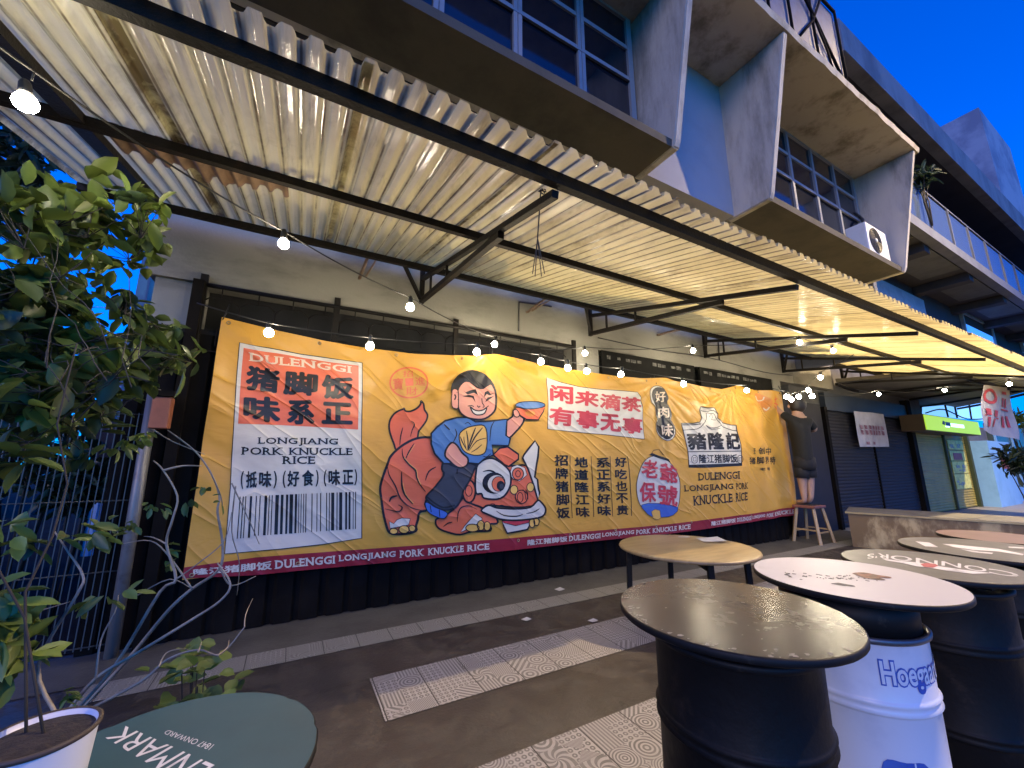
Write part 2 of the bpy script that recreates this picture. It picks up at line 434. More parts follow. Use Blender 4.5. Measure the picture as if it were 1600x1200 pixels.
# ground-floor front: piers, dark backing, hoarding, grille, signboards
for x0, x1, yf in ((-1.25, -.88, 4.54), (3.5, 3.93, 4.47), (8.58, 8.85, 4.47)):
    MB().box((x0, yf, 2.5), (x1, 4.78, 3.125)).build('pier', M_beam, house)
MB().box((-.88, 4.76, 0), (9.4, 4.79, 3.13)).build('shutter', M_void, house)  # backing sheet; its near-black stands for the unlit interior
hb = thing('hoarding', 'black ribbed metal hoarding standing behind the orange banner', 'hoarding', (-.86, 4.52, 0))
mb = MB(); vs = []; fs = []; i = 0; x = -1.3
prof = [(0, 0), (.10, 0), (.125, .03), (.165, .03), (.19, 0)]
while x < 8.56:
    for dx, dy in prof:
        if x + dx < 8.56: vs += [(x + dx, 4.49 + dy, 0.01), (x + dx, 4.49 + dy, 2.62)]
    x += .22
mb.add(vs, [(2 * k, 2 * k + 2, 2 * k + 3, 2 * k + 1) for k in range(len(vs) // 2 - 1)])
mb.build('panel', M_black, hb, fix=False)
MB().box((-1.3, 4.53, 2.6), (8.56, 4.56, 2.68)).build('rail', M_iron, hb)
for a in (-.8, 1.2, 3.3, 5.2, 7.0, 8.4): MB().box((a, 4.53, 0), (a + .06, 4.58, 2.6)).build('post', M_iron, hb)
def grille(x0, x1):
    g = thing('grille', 'black wrought iron grille of hexagons above the left of the orange banner' if x0 < 2 else '', 'grille', (x0, 4.5, 2.6))
    m = MB(); m.tube([(x0, 4.47, 3.10), (x1, 4.47, 3.10)], .022, 8); m.build('rail', M_iron, g)
    k = 0; x = x0 + .02; m = MB(); w = .30
    while x + w <= x1 + .01:
        for z in (2.98, 2.72, 2.46):
            off = 0 if z != 2.72 else w / 2
            a = x + off
            if a + w > x1 + .16: continue
            m.tube([(a, 4.47, z - .055), (a + .06, 4.47, z), (a + w - .06, 4.47, z), (a + w, 4.47, z - .055)], .007, 5)
            m.tube([(a, 4.47, z - .055), (a + .0, 4.47, z - .20), (a, 4.47, z - .205)], .007, 5)
        m.tube([(x + w / 2, 4.47, 2.98), (x + w / 2, 4.47, 3.09)], .006, 5)
        x += w
    m.build('lattice', M_iron, g)
    for x in (x0 + .02, x0 + 1.18, (x0 + x1) / 2 + .35, x1 - .02): MB().box((x - .03, 4.455, 2.45), (x + .03, 4.485, 3.2)).build('bar', M_iron, g)
    return g
grille(-.9, 3.49)
M_sign = mat('blackboard', (.006, .006, .006), .7, (.011, .011, .010), 5., .4, .7, spec=.1)
M_chalk = mat('faded_lettering', (.16, .16, .15), .7, (.05, .05, .05), 20., .4, .6)
def signboard(x0, x1, lab, word):
    s = thing('signboard', lab, 'signboard', ((x0 + x1) / 2, 4.47, 2.85))
    MB().box((x0, 4.45, 2.42), (x1, 4.49, 3.12)).build('board', M_sign, s)
    m = MB(); random.seed(int(x0 * 10)); x = x0 + .1
    while x < x1 - .2:
        w = random.uniform(.06, .12)
        if random.random() < .8: m.box((x, 4.446, 2.99 + random.uniform(0, .02)), (x + w, 4.4497, 3.06 - random.uniform(0, .02)))
        x += w + random.choice((.02, .03, .14))
    if word:
        v, f, _ = glyphs(word, .012); q = quad_map(v, [(x0 + 1.0, 2.80), (x0 + 1.42, 2.80), (x0 + 1.42, 2.69), (x0 + 1.0, 2.69)])
        m.add([(a, 4.444, b) for a, b in q], f)
    m.build('lettering', M_chalk, s)
signboard(3.98, 6.1, 'black signboard with a small white word, right of the short white pier', 'HEYO')
signboard(6.25, 8.5, 'black signboard with a faded line of lettering above the right end of the banner', None)

# air conditioner on the right window sill
M_ac = mat('ac_white_paint', (.62, .64, .66), .45, (.5, .5, .5), 5., .5, .8)
M_dark = mat('dark_plastic', (.03, .03, .035), .5)
ac = thing('air_conditioner', 'white air conditioner condenser on the sill of the right box window', 'air conditioner', (8.75, 2.66, 4.93))
MB().box((8.36, 2.52, 4.98), (9.2, 2.82, 5.56), bev=.02).build('casing', M_ac, ac)
m = MB()
for k in range(7):
    r = .05 + k * .03; m.tube([(8.66 + r * math.cos(a), 2.512, 5.27 + r * math.sin(a)) for a in [i * math.pi / 14 for i in range(29)]], .006, 4)
for a in range(6): m.tube([(8.66, 2.513, 5.27), (8.66 + .23 * math.cos(a * 1.047), 2.513, 5.27 + .23 * math.sin(a * 1.047))], .006, 4)
g = m.build('fan_grille', M_dark, ac)
m = MB(); m.lathe([(.0, 0), (.235, 0), (.235, .004)], n=32)
m.v = [(8.66 + x, 2.5185 - z, 5.27 + y) for x, y, z in m.v]; m.build('fan_opening', M_dark, ac)
m = MB(); m.lathe([(0, 0), (.04, 0), (.03, .012), (0, .014)], n=16); m.v = [(8.66 + x, 2.508 - z, 5.27 + y) for x, y, z in m.v]; m.build('fan_hub', M_ac, ac)
for x in (8.45, 9.05): MB().box((x, 2.55, 4.925), (x + .06, 2.8, 4.985)).build('foot', M_dark, ac)
m = MB(); m.tube(crom([(9.1, 2.75, 5.5), (9.16, 2.78, 5.75), (9.2, 2.8, 6.0), (9.24, 2.84, 6.1), (9.0, 2.85, 6.15)]), .025, 6); m.build('pipe', M_dark, ac)

# roof-top screen
M_mesh = mat('blue_weathered_screen', (.03, .07, .17), .6, (.02, .045, .11), 4., .4, .7)
rt = thing('roof_screen', 'weathered screen with crossed dark bars on the roof edge', 'screen', (6.4, 2.1, 7.2))
MB().box((5.0, 2.09, 7.21), (7.2, 2.10, 8.75)).build('panel', M_mesh, rt)
m = MB()
for x in (5.02, 5.6, 6.3, 7.18): m.tube([(x, 2.06, 7.2), (x + .02, 2.06, 8.77)], .018, 6)
m.tube([(5.0, 2.06, 8.76), (7.2, 2.06, 8.76)], .022, 6); m.tube([(5.7, 2.05, 7.3), (6.3, 2.05, 8.0), (6.75, 2.05, 8.75)], .02, 6); m.tube([(5.9, 2.05, 8.6), (6.4, 2.05, 8.05), (7.0, 2.05, 7.3)], .02, 6)
m.tube([(6.4, 2.05, 8.0), (6.62, 2.05, 7.6), (6.7, 2.05, 7.2)], .016, 5)
m.build('bars', M_black, rt)
m = MB(); m.beam((6.75, 2.05, 7.2), (6.75, 2.05, 7.55), .05, .05); 

# ------------------------------------------------------------ canopy
def frp():
    m, nt, p, o = base_mat('corrugated_fibreglass')
    uv = nd(nt, 'ShaderNodeUVMap').outputs[0]
    s = nd(nt, 'ShaderNodeSeparateXYZ'); nt.links.new(uv, s.inputs[0])
    tc = nd(nt, 'ShaderNodeTexCoord').outputs['Object']
    oi = nd(nt, 'ShaderNodeObjectInfo').outputs['Random']
    e = mth(nt, 'ABSOLUTE', mth(nt, 'SUBTRACT', s.outputs[0], .5))
    edge = ramp(nt, e, .40, .5)
    nz = noise_t(nt, vmul(nt, tc, (14, 1.1, 1.1)), 1., 6, .7)
    nz2 = noise_t(nt, tc, 3., 5, .7)
    d = mth(nt, 'MULTIPLY', edge, ramp(nt, nz2, .34, .62), clamp=True)
    d = mth(nt, 'ADD', d, mth(nt, 'MULTIPLY', ramp(nt, nz, .5, .78), .6), clamp=True)
    d = mth(nt, 'ADD', d, mth(nt, 'MULTIPLY', ramp(nt, s.outputs[1], .93, 1.0), .0), clamp=True)
    xs = nd(nt, 'ShaderNodeSeparateXYZ'); nt.links.new(tc, xs.inputs[0])
    wr = nd(nt, 'ShaderNodeTexWhiteNoise', noise_dimensions='1D'); nt.links.new(mth(nt, 'FLOOR', mth(nt, 'MULTIPLY', xs.outputs[0], 1 / .1013)), wr.inputs['W'])
    d = mth(nt, 'ADD', d, mth(nt, 'MULTIPLY', mth(nt, 'POWER', wr.outputs[0], 5.), mth(nt, 'MULTIPLY', nz2, .75)), clamp=True)
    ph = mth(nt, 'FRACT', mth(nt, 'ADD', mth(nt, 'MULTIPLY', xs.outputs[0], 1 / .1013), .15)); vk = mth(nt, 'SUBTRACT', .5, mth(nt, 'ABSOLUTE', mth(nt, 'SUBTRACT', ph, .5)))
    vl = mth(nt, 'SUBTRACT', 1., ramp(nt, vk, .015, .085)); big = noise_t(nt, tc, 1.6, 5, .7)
    d = mth(nt, 'ADD', d, mth(nt, 'MULTIPLY', vl, ramp(nt, big, .3, .62)), clamp=True)  # rib valley lines: shadow lines and dirt both put into the colour
    d = mth(nt, 'ADD', d, mth(nt, 'MULTIPLY', ramp(nt, big, .52, .72), .35), clamp=True)
    c1 = mixc(nt, oi, (.72, .67, .39), (.62, .55, .29))
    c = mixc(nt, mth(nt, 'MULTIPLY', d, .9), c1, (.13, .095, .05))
    nt.links.new(c, p.inputs['Base Color']); p.inputs['Roughness'].default_value = .11; p.inputs['Specular IOR Level'].default_value = .5
    b = nd(nt, 'ShaderNodeBump'); b.inputs['Strength'].default_value = .15; b.inputs['Distance'].default_value = .01
    nt.links.new(noise_t(nt, tc, 35., 4), b.inputs['Height']); nt.links.new(b.outputs[0], p.inputs['Normal'])
    t = nd(nt, 'ShaderNodeBsdfTranslucent'); nt.links.new(c, t.inputs['Color'])
    mx = nd(nt, 'ShaderNodeMixShader'); mx.inputs[0].default_value = .5
    nt.links.new(p.outputs[0], mx.inputs[1]); nt.links.new(t.outputs[0], mx.inputs[2]); nt.links.new(mx.outputs[0], o.inputs['Surface'])
    return m
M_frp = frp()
SL = math.tan(R(13.2))
def cz(y): return 3.672 - (4.2 - y) * SL     # height of the sheets over the plan
canopy = thing('canopy', 'lean-to canopy of corrugated translucent sheets on dark steel brackets', 'canopy', (0, 4.45, 3.7))
P = .1013
def ribh(t):
    t = (t % 1.0); k = min(abs(t - .5), 1) * 2      # 0 at the crest, 1 in the valley
    s = max(0, min(1, (k - .42) / .28)); return .038 * (1 - s * s * (3 - 2 * s))
random.seed(11)
x = -1.72; first = True; idx = 0
while x < 17.0:
    nr = 9; w = nr * P; y0 = 1.44 + random.uniform(-.02, .03); y1 = 4.27 + random.uniform(-.03, .05); lift = .004 * (idx % 2)
    vs, uvs = [], []; nx, ny = nr * 12, 12
    for i in range(nx + 1):
        xx = x + (w + .05) * i / nx
        for j in range(ny + 1):
            y = y0 + (y1 - y0) * j / ny
            sag = .006 * noise.noise(Vector((xx * .8, y * 1.5, 3)))
            vs.append((xx, y, cz(y) + ribh(xx / P + .15) + lift + sag)); uvs.append((i / nx, j / ny))
    fs = [(i * (ny + 1) + j, (i + 1) * (ny + 1) + j, (i + 1) * (ny + 1) + j + 1, i * (ny + 1) + j + 1) for i in range(nx) for j in range(ny)]
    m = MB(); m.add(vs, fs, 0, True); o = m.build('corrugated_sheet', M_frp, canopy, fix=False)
    ul = o.data.uv_layers.new(name='UVMap')
    for l in o.data.loops: ul.data[l.index].uv = uvs[l.vertex_index]
    x += w; idx += 1
XE = 17.0
for y, w, h, dz in ((1.635, .05, .075, -.04), (2.80, .045, .06, -.035), (4.17, .05, .06, -.035)):
    m = MB(); m.beam((-1.72, y, cz(y) + dz), (XE, y, cz(y) + dz), w, h); m.build('purlin', M_iron, canopy)
m = MB(); m.beam((-1.22, 1.6, cz(1.6) - .03), (-1.22, 4.35, cz(4.35) - .03), .09, .05); m.build('rafter', M_iron, canopy)
for bx in (1.19, 3.77, 6.44, 9.0, 11.6, 14.2):
    m = MB(); yw = 4.44
    m.beam((bx, yw, cz(yw) - .105), (bx, 1.66, cz(1.66) - .115), .045, .045)
    m.beam((bx + .002, yw - .02, 3.34), (bx + .002, 2.35, cz(2.35) - .16), .05, .05)
    m.beam((bx, yw, 3.31), (bx, yw, 3.80), .05, .05)
    for t in (.16, .42):
        y = yw - .02 + (2.35 - yw) * t; z = 3.34 + (cz(2.35) - .16 - 3.34) * t
        m.beam((bx, y, z + .02), (bx, y, cz(y) - .12), .022, .022)
    m.beam((bx - .02, yw - .02, 3.36), (bx - .28, 4.2, cz(4.2) - .04), .035, .035)
    m.build('bracket', M_iron, canopy)
# torn brown sheet caught under the left end
M_torn = mat('torn_brown_sheet', (.16, .10, .06), .5, (.08, .05, .03), 6., .4, .7)
vs = []; nx, ny = 60, 10
for i in range(nx + 1):
    xx = -1.15 + .95 * i / nx
    for j in range(ny + 1):
        ln = .42 + .18 * noise.noise(Vector((xx * 4, 1, 0))) + .1 * noise.noise(Vector((xx * 13, 5, 0))) - .3 * abs(i / nx - .45) ** 2
        y = 2.82 + max(.05, ln) * j / ny
        vs.append((xx, y, cz(y) + ribh(xx / P + .15) - .014))
m = MB(); m.add(vs, [(i * (ny + 1) + j, (i + 1) * (ny + 1) + j, (i + 1) * (ny + 1) + j + 1, i * (ny + 1) + j + 1) for i in range(nx) for j in range(ny)], 0, True); m.build('torn_sheet', M_torn, canopy, fix=False)
# old pipe stubs and a cable hanging from the first bracket
M_rust = mat('rusty_pipe', (.18, .12, .08), .6, (.08, .05, .03), 8., .4, .7)
for k, (px, py, qx, qy) in enumerate(((576, 398, 562, 434), (858, 462, 825, 487), (1068, 512, 1030, 523))):
    a, b = atY(px, py, 4.3), atY(qx, qy, 4.46)
    o = MB().tube([a, b, b + Vector((0, .045, .01))], .018, 6).tube([a + Vector((.10, 0, 0)), b + Vector((.06, 0, .02))], .010, 6).build('pipe_stub', M_rust, None, origin=b)
    tag(o, ('old rusty pipe stub on the white beam near the left end of the canopy', 'thin pipe stub on the white beam right of the first canopy bracket', 'thin pipe stub on the white beam between the second and third brackets')[k], 'pipe')
m = MB(); c0 = atY(845, 287, 1.9)
loops = [c0 + Vector((.035 * math.cos(a * 1.3), .02 * math.sin(a), -.03 + .03 * math.sin(a * .9))) for a in [i * .5 for i in range(44)]]
m.tube(loops, .004, 5)
dn = atY(840, 372, 1.95)
m.tube(crom([c0, c0 + Vector((-.005, 0, -.1)), dn]), .0045, 5)
for px, py in ((832, 428), (836, 432), (846, 432), (851, 428)): m.tube([dn, atY(px, py, 1.98)], .003, 4)
tag(m.build('loose_cable', M_dark, None, origin=c0), 'knotted black cable hanging from the canopy at the first bracket', 'cable')

m = MB(); m.tube(crom([(3.95, 4.485, 3.32), (5.2, 4.485, 3.30), (6.6, 4.485, 3.34), (8.3, 4.485, 3.26), (9.4, 4.485, 3.30)]), .008, 5); m.tube([(6.9, 4.485, 3.33), (6.92, 4.485, 3.7)], .012, 5); m.tube([(2.55, 4.485, 3.2), (2.56, 4.485, 3.62), (3.1, 4.485, 3.66)], .011, 5)
m.build('conduit', M_dark, house)
# ------------------------------------------------------------ festoon lights
M_bulb = emit('lit_bulb_glass', (1.0, .86, .62), 155)
M_sock = mat('black_socket', (.02, .02, .02), .5)
M_wire = mat('black_cable', (.015, .015, .015), .5)
bm = bmesh.new(); bmesh.ops.create_icosphere(bm, subdivisions=2, radius=.036)
for v in bm.verts:
    if v.co.z > 0: v.co.z *= 1.25; v.co.x *= 1 - .35 * min(1, v.co.z / .035) ** 2; v.co.y *= 1 - .35 * min(1, v.co.z / .035) ** 2
me_bulb = bpy.data.meshes.new('bulb'); bm.to_mesh(me_bulb); bm.free(); me_bulb.materials.append(M_bulb)
for p in me_bulb.polygons: p.use_smooth = True
_m = MB(); _m.lathe([(.0, .105), (.012, .10), (.018, .085), (.02, .05), (.023, .036), (.0, .036)], n=12)
_o = _m.build('socket', M_sock); me_sock = _o.data; bpy.data.objects.remove(_o)
def festoon(label, knots, bulbs, sag=.04):
    """knots: cable points; bulbs: bulb centres, each hung a little under the cable"""
    t = thing('string_light', label, 'string light', knots[0], 'festoon string lights')
    pts = []
    for a, b in zip(knots[:-1], knots[1:]):
        a, b = Vector(a), Vector(b)
        for i in range(8):
            u = i / 8; q = a.lerp(b, u); q.z -= sag * 4 * u * (1 - u) * min(1, (b - a).length / 1.5); pts.append(q)
    pts.append(Vector(knots[-1]))
    m = MB(); m.tube(pts, .0055, 5)
    for b in bulbs:
        b = Vector(b); n = min(pts, key=lambda q: (q - b).length)
        m.tube([n, (n + b) / 2 + Vector((0, 0, .06)), b + Vector((0, 0, .10))], .004, 4)
    m.build('cable', M_wire, t)
    for b in bulbs:
        o = bpy.data.objects.new('bulb', me_bulb); col.objects.link(o); o.parent = t; o.location = Vector(b) - t.location
        o.rotation_euler = (random.uniform(-.25, .25), random.uniform(-.25, .25), 0)
        k = bpy.data.objects.new('socket', me_sock); col.objects.link(k); k.parent = o
up = Vector((0, 0, .09))
A1, A2, A3, A4 = atD(40, 160, 1.5), atD(443, 381, 2.7), atD(641, 480, 3.5), atY(773, 538, 4.15)
festoon('string of bulbs sweeping from the left end of the canopy down to the wall', [A1 + Vector((-.35, -.35, .22)), A1 + up + Vector((0, 0, .05)), A2 + up, A3 + up, A4 + up, atY(900, 545, 4.3)], [A1, A2, A3, A4])
B = [atY(x, y, 3.6) for x, y in ((420, 520), (578, 541), (745, 550), (845, 565), (887, 575), (917, 580), (970, 585), (1068, 600), (1167, 610))]
festoon('string of bulbs along the top edge of the orange banner', [B[0] + up + Vector((-.5, .1, .1))] + [b + up * .9 for b in B], B, .02)
Cc = [atY(914, 552, 4.1), atY(1083, 548, 3.9), atY(1249, 535, 2.9), atY(1302, 548, 2.9)]
festoon('string of bulbs crossing under the middle of the canopy', [atY(845, 545, 4.3)] + [c + up for c in Cc] + [atY(1330, 525, 2.6)], Cc, .05)
D = [atY(x, y, Y) for x, y, Y in ((1229, 620, 3.45), (1237, 624, 3.4), (1248, 620, 3.35), (1269, 619, 3.3), (1263, 610, 3.3), (1282, 590, 3.3))]
festoon('cluster of bulbs bunched above the standing person', [D[0] + up + Vector((-.2, .1, .05))] + [d + up for d in D] + [D[-1] + Vector((.3, -.4, .35))], D, .02)
G = [atY(1373, 616, 3.6), atY(1476, 610, 3.0), atY(1577, 600, 2.0)]
festoon('string of widely spaced bulbs in front of the far shutters', [atY(1262, 616, 3.9)] + [g + up for g in G] + [atY(1640, 590, 1.6)], G, .08)
H = [Vector((8.9 + i * 1.1, 1.15 + .1 * math.sin(i), 2.72 + .05 * math.cos(i * 2))) for i in range(4)]
festoon('string of bulbs running on beyond the right edge over the tables', [h + up for h in H], H, .05)
# the street lamp over the kerb, whose light falls through the sheets from above
M_lens = emit('lit_street_lamp_lens', (1.0, .72, .38), 44000)
M_pole = mat('grey_lamp_pole', (.2, .2, .2), .5, metal=.5)
sl = thing('street_lamp', 'tall street lamp with a lit warm lens over the kerb in front of the canopy', 'street lamp', (12.9, -6.2, 0))
MB().tube([(12.9, -6.2, 0), (12.9, -6.2, .02), (12.9, -6.2, 12.8)], [.16, .09, .06], 12).build('pole', M_pole, sl)
MB().tube(crom([(12.9, -6.2, 12.7), (12.92, -5.9, 13.1), (13.05, -4.8, 13.22), (13.18, -3.6, 13.16)]), .035, 8).build('arm', M_pole, sl)
MB().box((13.0, -3.65, 13.065), (13.4, -3.15, 13.22), bev=.03).build('lamp_head', M_pole, sl)
MB().lathe([(0, 0), (.1, 0), (.1, .012), (0, .012)], (13.2, -3.4, 13.03), 20).build('lens', M_lens, sl)
MB().lathe([(.176, -.10), (.18, -.10), (.2, .0), (.2, .03), (.15, .05), (0, .05), (0, .045), (.176, .02), (.176, -.10)], (13.2, -3.4, 13.01), 28).build('shade', M_pole, sl)  # skirt added and shaped to keep the light off the upper facade

# ------------------------------------------------------------ bar tables
M_edge = mat('black_table_edge', (.007, .007, .007), .55, (.03, .026, .02), 18., .6, .72, spec=.2)
M_drum = mat('black_drum_paint', (.005, .0045, .004), .55, (.024, .017, .012), 5.5, .58, .72, bump=.5, bs=6, spec=.18, rvar=.12)
M_top_grey = mat('worn_grey_top', (.055, .05, .043), .25, (.036, .033, .029), 2.6, .4, .75, bump=.02, bs=26, rvar=.12, spec=.1)
M_scuff = mat('pale_scuffs', (.22, .21, .19), .6, (.12, .11, .1), 40., .4, .6)
M_top_white = mat('white_print_top', (.46, .45, .46), .45, (.34, .34, .34), 4., .55, .85)
M_top_wood = mat('pale_wood_top', (.25, .19, .095), .42, (.17, .125, .06), 2.5, .35, .7, stretch=(1, 6, 1))
M_top_slate = mat('slate_print_top', (.10, .10, .105), .42, (.065, .067, .07), 3., .4, .7, rvar=.1)
M_top_red = mat('faded_red_top', (.17, .10, .10), .42, (.12, .07, .07), 3., .4, .7)
M_top_green = mat('green_blue_top', (.018, .068, .085), .55, (.013, .05, .062), 1.7, .4, .7, rvar=.1)
M_white_ink = mat('worn_white_ink', (.62, .62, .62), .5, (.36, .36, .37), 14., .5, .7)
M_red_ink = mat('worn_red_ink', (.42, .08, .09), .5)
M_brown_ink = mat('brown_ink', (.20, .07, .045), .5, (.07, .04, .03), 30., .4, .6)
M_dark_ink = mat('dark_ink', (.05, .05, .06), .5)
M_chip = mat('chipped_board', (.30, .27, .2), .8)
def round_top(cx, cy, z, r, m_top, parent, th=.021, chip=0.0, nm='tabletop'):
    n = 96; random.seed(int(cx * 100)); prof = [(r - .004, -th), (r, -th + .004), (r, -.004), (r - .004, 0)]
    m = MB()
    rr = [1 + (-chip * max(0, noise.noise(Vector((math.cos(a) * 7, math.sin(a) * 7, cx)))) ** 1.5 * .6 if chip else 0) for a in [2 * math.pi * k / n for k in range(n)]]
    vs = [(cx + q * rr[k] * math.cos(2 * math.pi * k / n), cy + q * rr[k] * math.sin(2 * math.pi * k / n), z + dz) for q, dz in prof for k in range(n)]
    fs = [(i * n + k, i * n + (k + 1) % n, (i + 1) * n + (k + 1) % n, (i + 1) * n + k) for i in range(3) for k in range(n)]
    m.add(vs, fs, 1, True); m.add([], []); m.f.append(list(range(n))[::-1]); m.m.append(1); m.sm.append(False)
    m.f.append([3 * n + k for k in range(n)]); m.m.append(0); m.sm.append(False)
    return m.build(nm, [m_top, M_edge], parent)
def drum(cx, cy, zt, r, m, parent, rim=M_edge, nm='drum', openr=False):
    pr = [(r - .01, 0.0), (r, .012), (r, .02)]
    for k in (.40, .755):
        z = zt * k; pr += [(r, z - .026), (r + .003, z - .020), (r + .009, z - .014), (r + .003, z - .006), (r + .003, z + .006), (r + .009, z + .014), (r + .003, z + .020), (r, z + .026)]
    pr += [(r, zt - .03), (r + .004, zt - .02)]
    d = MB(); d.lathe(pr, (cx, cy, 0), 64, capb=True)
    o = d.build(nm, m, parent)
    if not openr: MB().lathe([(r + .002, zt - .02), (.0, zt - .022)], (cx, cy, 0), 64).build('lid', M_drum, o)
    MB().lathe([(r + .003, zt - .022), (r + .011, zt - .016), (r + .012, zt - .004), (r + .006, zt), (r - .006, zt - .002), (r - .008, zt - .02)], (cx, cy, 0), 64).build('rim', rim, o)
    return o
def ink(parent, name, vs, fs, z, m, ly=0):
    """flat print on a table top"""
    k = MB(); k.add([(a, b, z + .0012 + ly) for a, b in vs], fs); return k.build(name, m, parent, fix=False)
def pq(quad, z): return [tuple(atZ(x, y, z).xy) for x, y in quad]
def stand(name, label, c, z, r, m_top, rd=.22, dc=None, dz=.09, m_drum=M_drum, rim=M_edge, **kw):
    t = thing('bar_table', label, 'table', (c[0], c[1], 0), 'standing drum tables')
    round_top(c[0], c[1], z, r, m_top, t, **kw)
    (MB().lathe([(.2, z - dz - .012), (.212, z - dz - .012), (.212, z - .0215), (.1, z - .0215)], (dc[0] if dc else c[0], dc[1] if dc else c[1], 0), 48).build('collar', M_edge, t) if dz > .1 else None)
    MB().box((c[0] - .2, c[1] - .05, z - .021 - .035), (c[0] + .2, c[1] + .05, z - .0215)).box((c[0] - .05, c[1] - .2, z - .063), (c[0] + .05, c[1] + .2, z - .0217)).lathe([(.09, z - dz - .02), (.09, z - .064)], (c[0], c[1], 0), 24).build('support', M_edge, t)
    dc = dc or c; d = drum(dc[0], dc[1], z - dz, rd, m_drum, t, rim)
    return t, d
tg, _ = stand('bar_table', 'grey topped round table with scuffed rim on a black drum, nearest in the foreground', (1.246, .864), 1.0, .33, M_top_grey, rd=.225, dz=.06, chip=.02)
random.seed(5); k = MB()
for i in range(85):
    a = random.uniform(2.2, 4.6) if random.random() < .6 else random.uniform(0, 6.3); rr = .329 * (1 - abs(random.gauss(0, .05)) * (1 if random.random() < .75 else 9)); rr = max(.02, min(.326, rr))
    s = random.uniform(.0015, .007) * (1 if rr > .28 else .45); b = random.uniform(0, 6.3); n = 7
    pts = [(1.246 + rr * math.cos(a) + s * (1 + .5 * math.sin(q * 3 + b)) * math.cos(q + b) * (2.2 if random.random() < .3 else 1), .864 + rr * math.sin(a) + s * math.sin(q + b)) for q in [j * 6.283 / n for j in range(n)]]
    if max(math.hypot(x - 1.246, y - .864) for x, y in pts) < .327: k.add([(x, y, 1.0 + .0005 + .00002 * i) for x, y in pts], [tuple(range(n))])
k.build('scuffs', M_scuff, tg, fix=False)
M_drum_white = mat('white_drum_paint', (.60, .62, .66), .32, (.46, .49, .56), 2.4, .5, .75, bump=.12, bs=7, rvar=.1)
M_drum_blue = mat('blue_print', (.04, .09, .36), .4, (.07, .15, .45), 6., .4, .7)
TC = (2.004, .851); WC = (1.945, .858)
tw, dw = stand('bar_table', 'white topped round table on a white drum with blue lettering', TC, 1.0, .332, M_top_white, rd=.222, dc=WC, dz=.13, m_drum=M_drum_white, rim=mat('grey_rim', (.12, .12, .13), .4, metal=.6))
# print on the white top: dark script, a brown figure
k = MB(); random.seed(9)
for i in range(60):
    px, py = random.uniform(1225, 1370), 0; py = 897 + (px - 1225) * .062 + random.gauss(0, 2.6)
    w = random.uniform(1.5, 6); q = pq([(px, py - .7), (px + w, py + .1), (px + w * .8, py + .9), (px - .8, py + .5)], 1.0); k.add([(a, b, 1.0009 + i * .00001) for a, b in q], [(0, 1, 2, 3)])
k.build('print', M_dark_ink, tw, fix=False)
q = pq(crom([(1332, 896), (1350, 895), (1372, 899), (1392, 902), (1390, 904), (1375, 903), (1384, 907), (1368, 906), (1350, 903), (1338, 899)], True, 3), 1.0)
tri = tessellate_polygon([[Vector((a, b, 0)) for a, b in q]]); ink(tw, 'print', q, tri, 1.0005, M_brown_ink)
q = pq([(1298, 912), (1310, 911), (1335, 915.5), (1337, 917.5), (1316, 915.5), (1300, 913)], 1.0); ink(tw, 'print', q, tessellate_polygon([[Vector((a, b, 0)) for a, b in q]]), 1.0003, M_dark_ink)
# lettering wrapped round the drum
def wrap(word, bold, rr, mtl, a0, a1, z0, z1):
    v, f, _ = glyphs(word, bold); vb = glyphs(word, 0)[0]
    x0, x1 = min(a for a, b in vb), max(a for a, b in vb); y0, y1 = min(b for a, b in vb), max(b for a, b in vb)
    k = MB(); k.add([(WC[0] + rr * math.cos(a0 + (a1 - a0) * (x - x0) / (x1 - x0)), WC[1] + rr * math.sin(a0 + (a1 - a0) * (x - x0) / (x1 - x0)), z0 + (z1 - z0) * (y - y0) / (y1 - y0)) for x, y in v], f)
    return k.build('lettering', mtl, dw, fix=False)
wrap('Hoegaarden', .07, .2235, M_drum_blue, R(-138), R(-58), .712, .80)
wrap('Hoegaarden', .018, .2245, M_drum_white, R(-138), R(-58), .712, .80)
k = MB(); k.add([(WC[0] + .2233 * math.cos(R(-130) + .32 * math.cos(a)), WC[1] + .2233 * math.sin(R(-130) + .32 * math.cos(a)), .46 + .065 * math.sin(a) + .012 * math.sin(3 * a)) for a in [i * .2618 for i in range(24)]], [tuple(range(24))]); k.build('emblem', M_drum_blue, dw, fix=False)
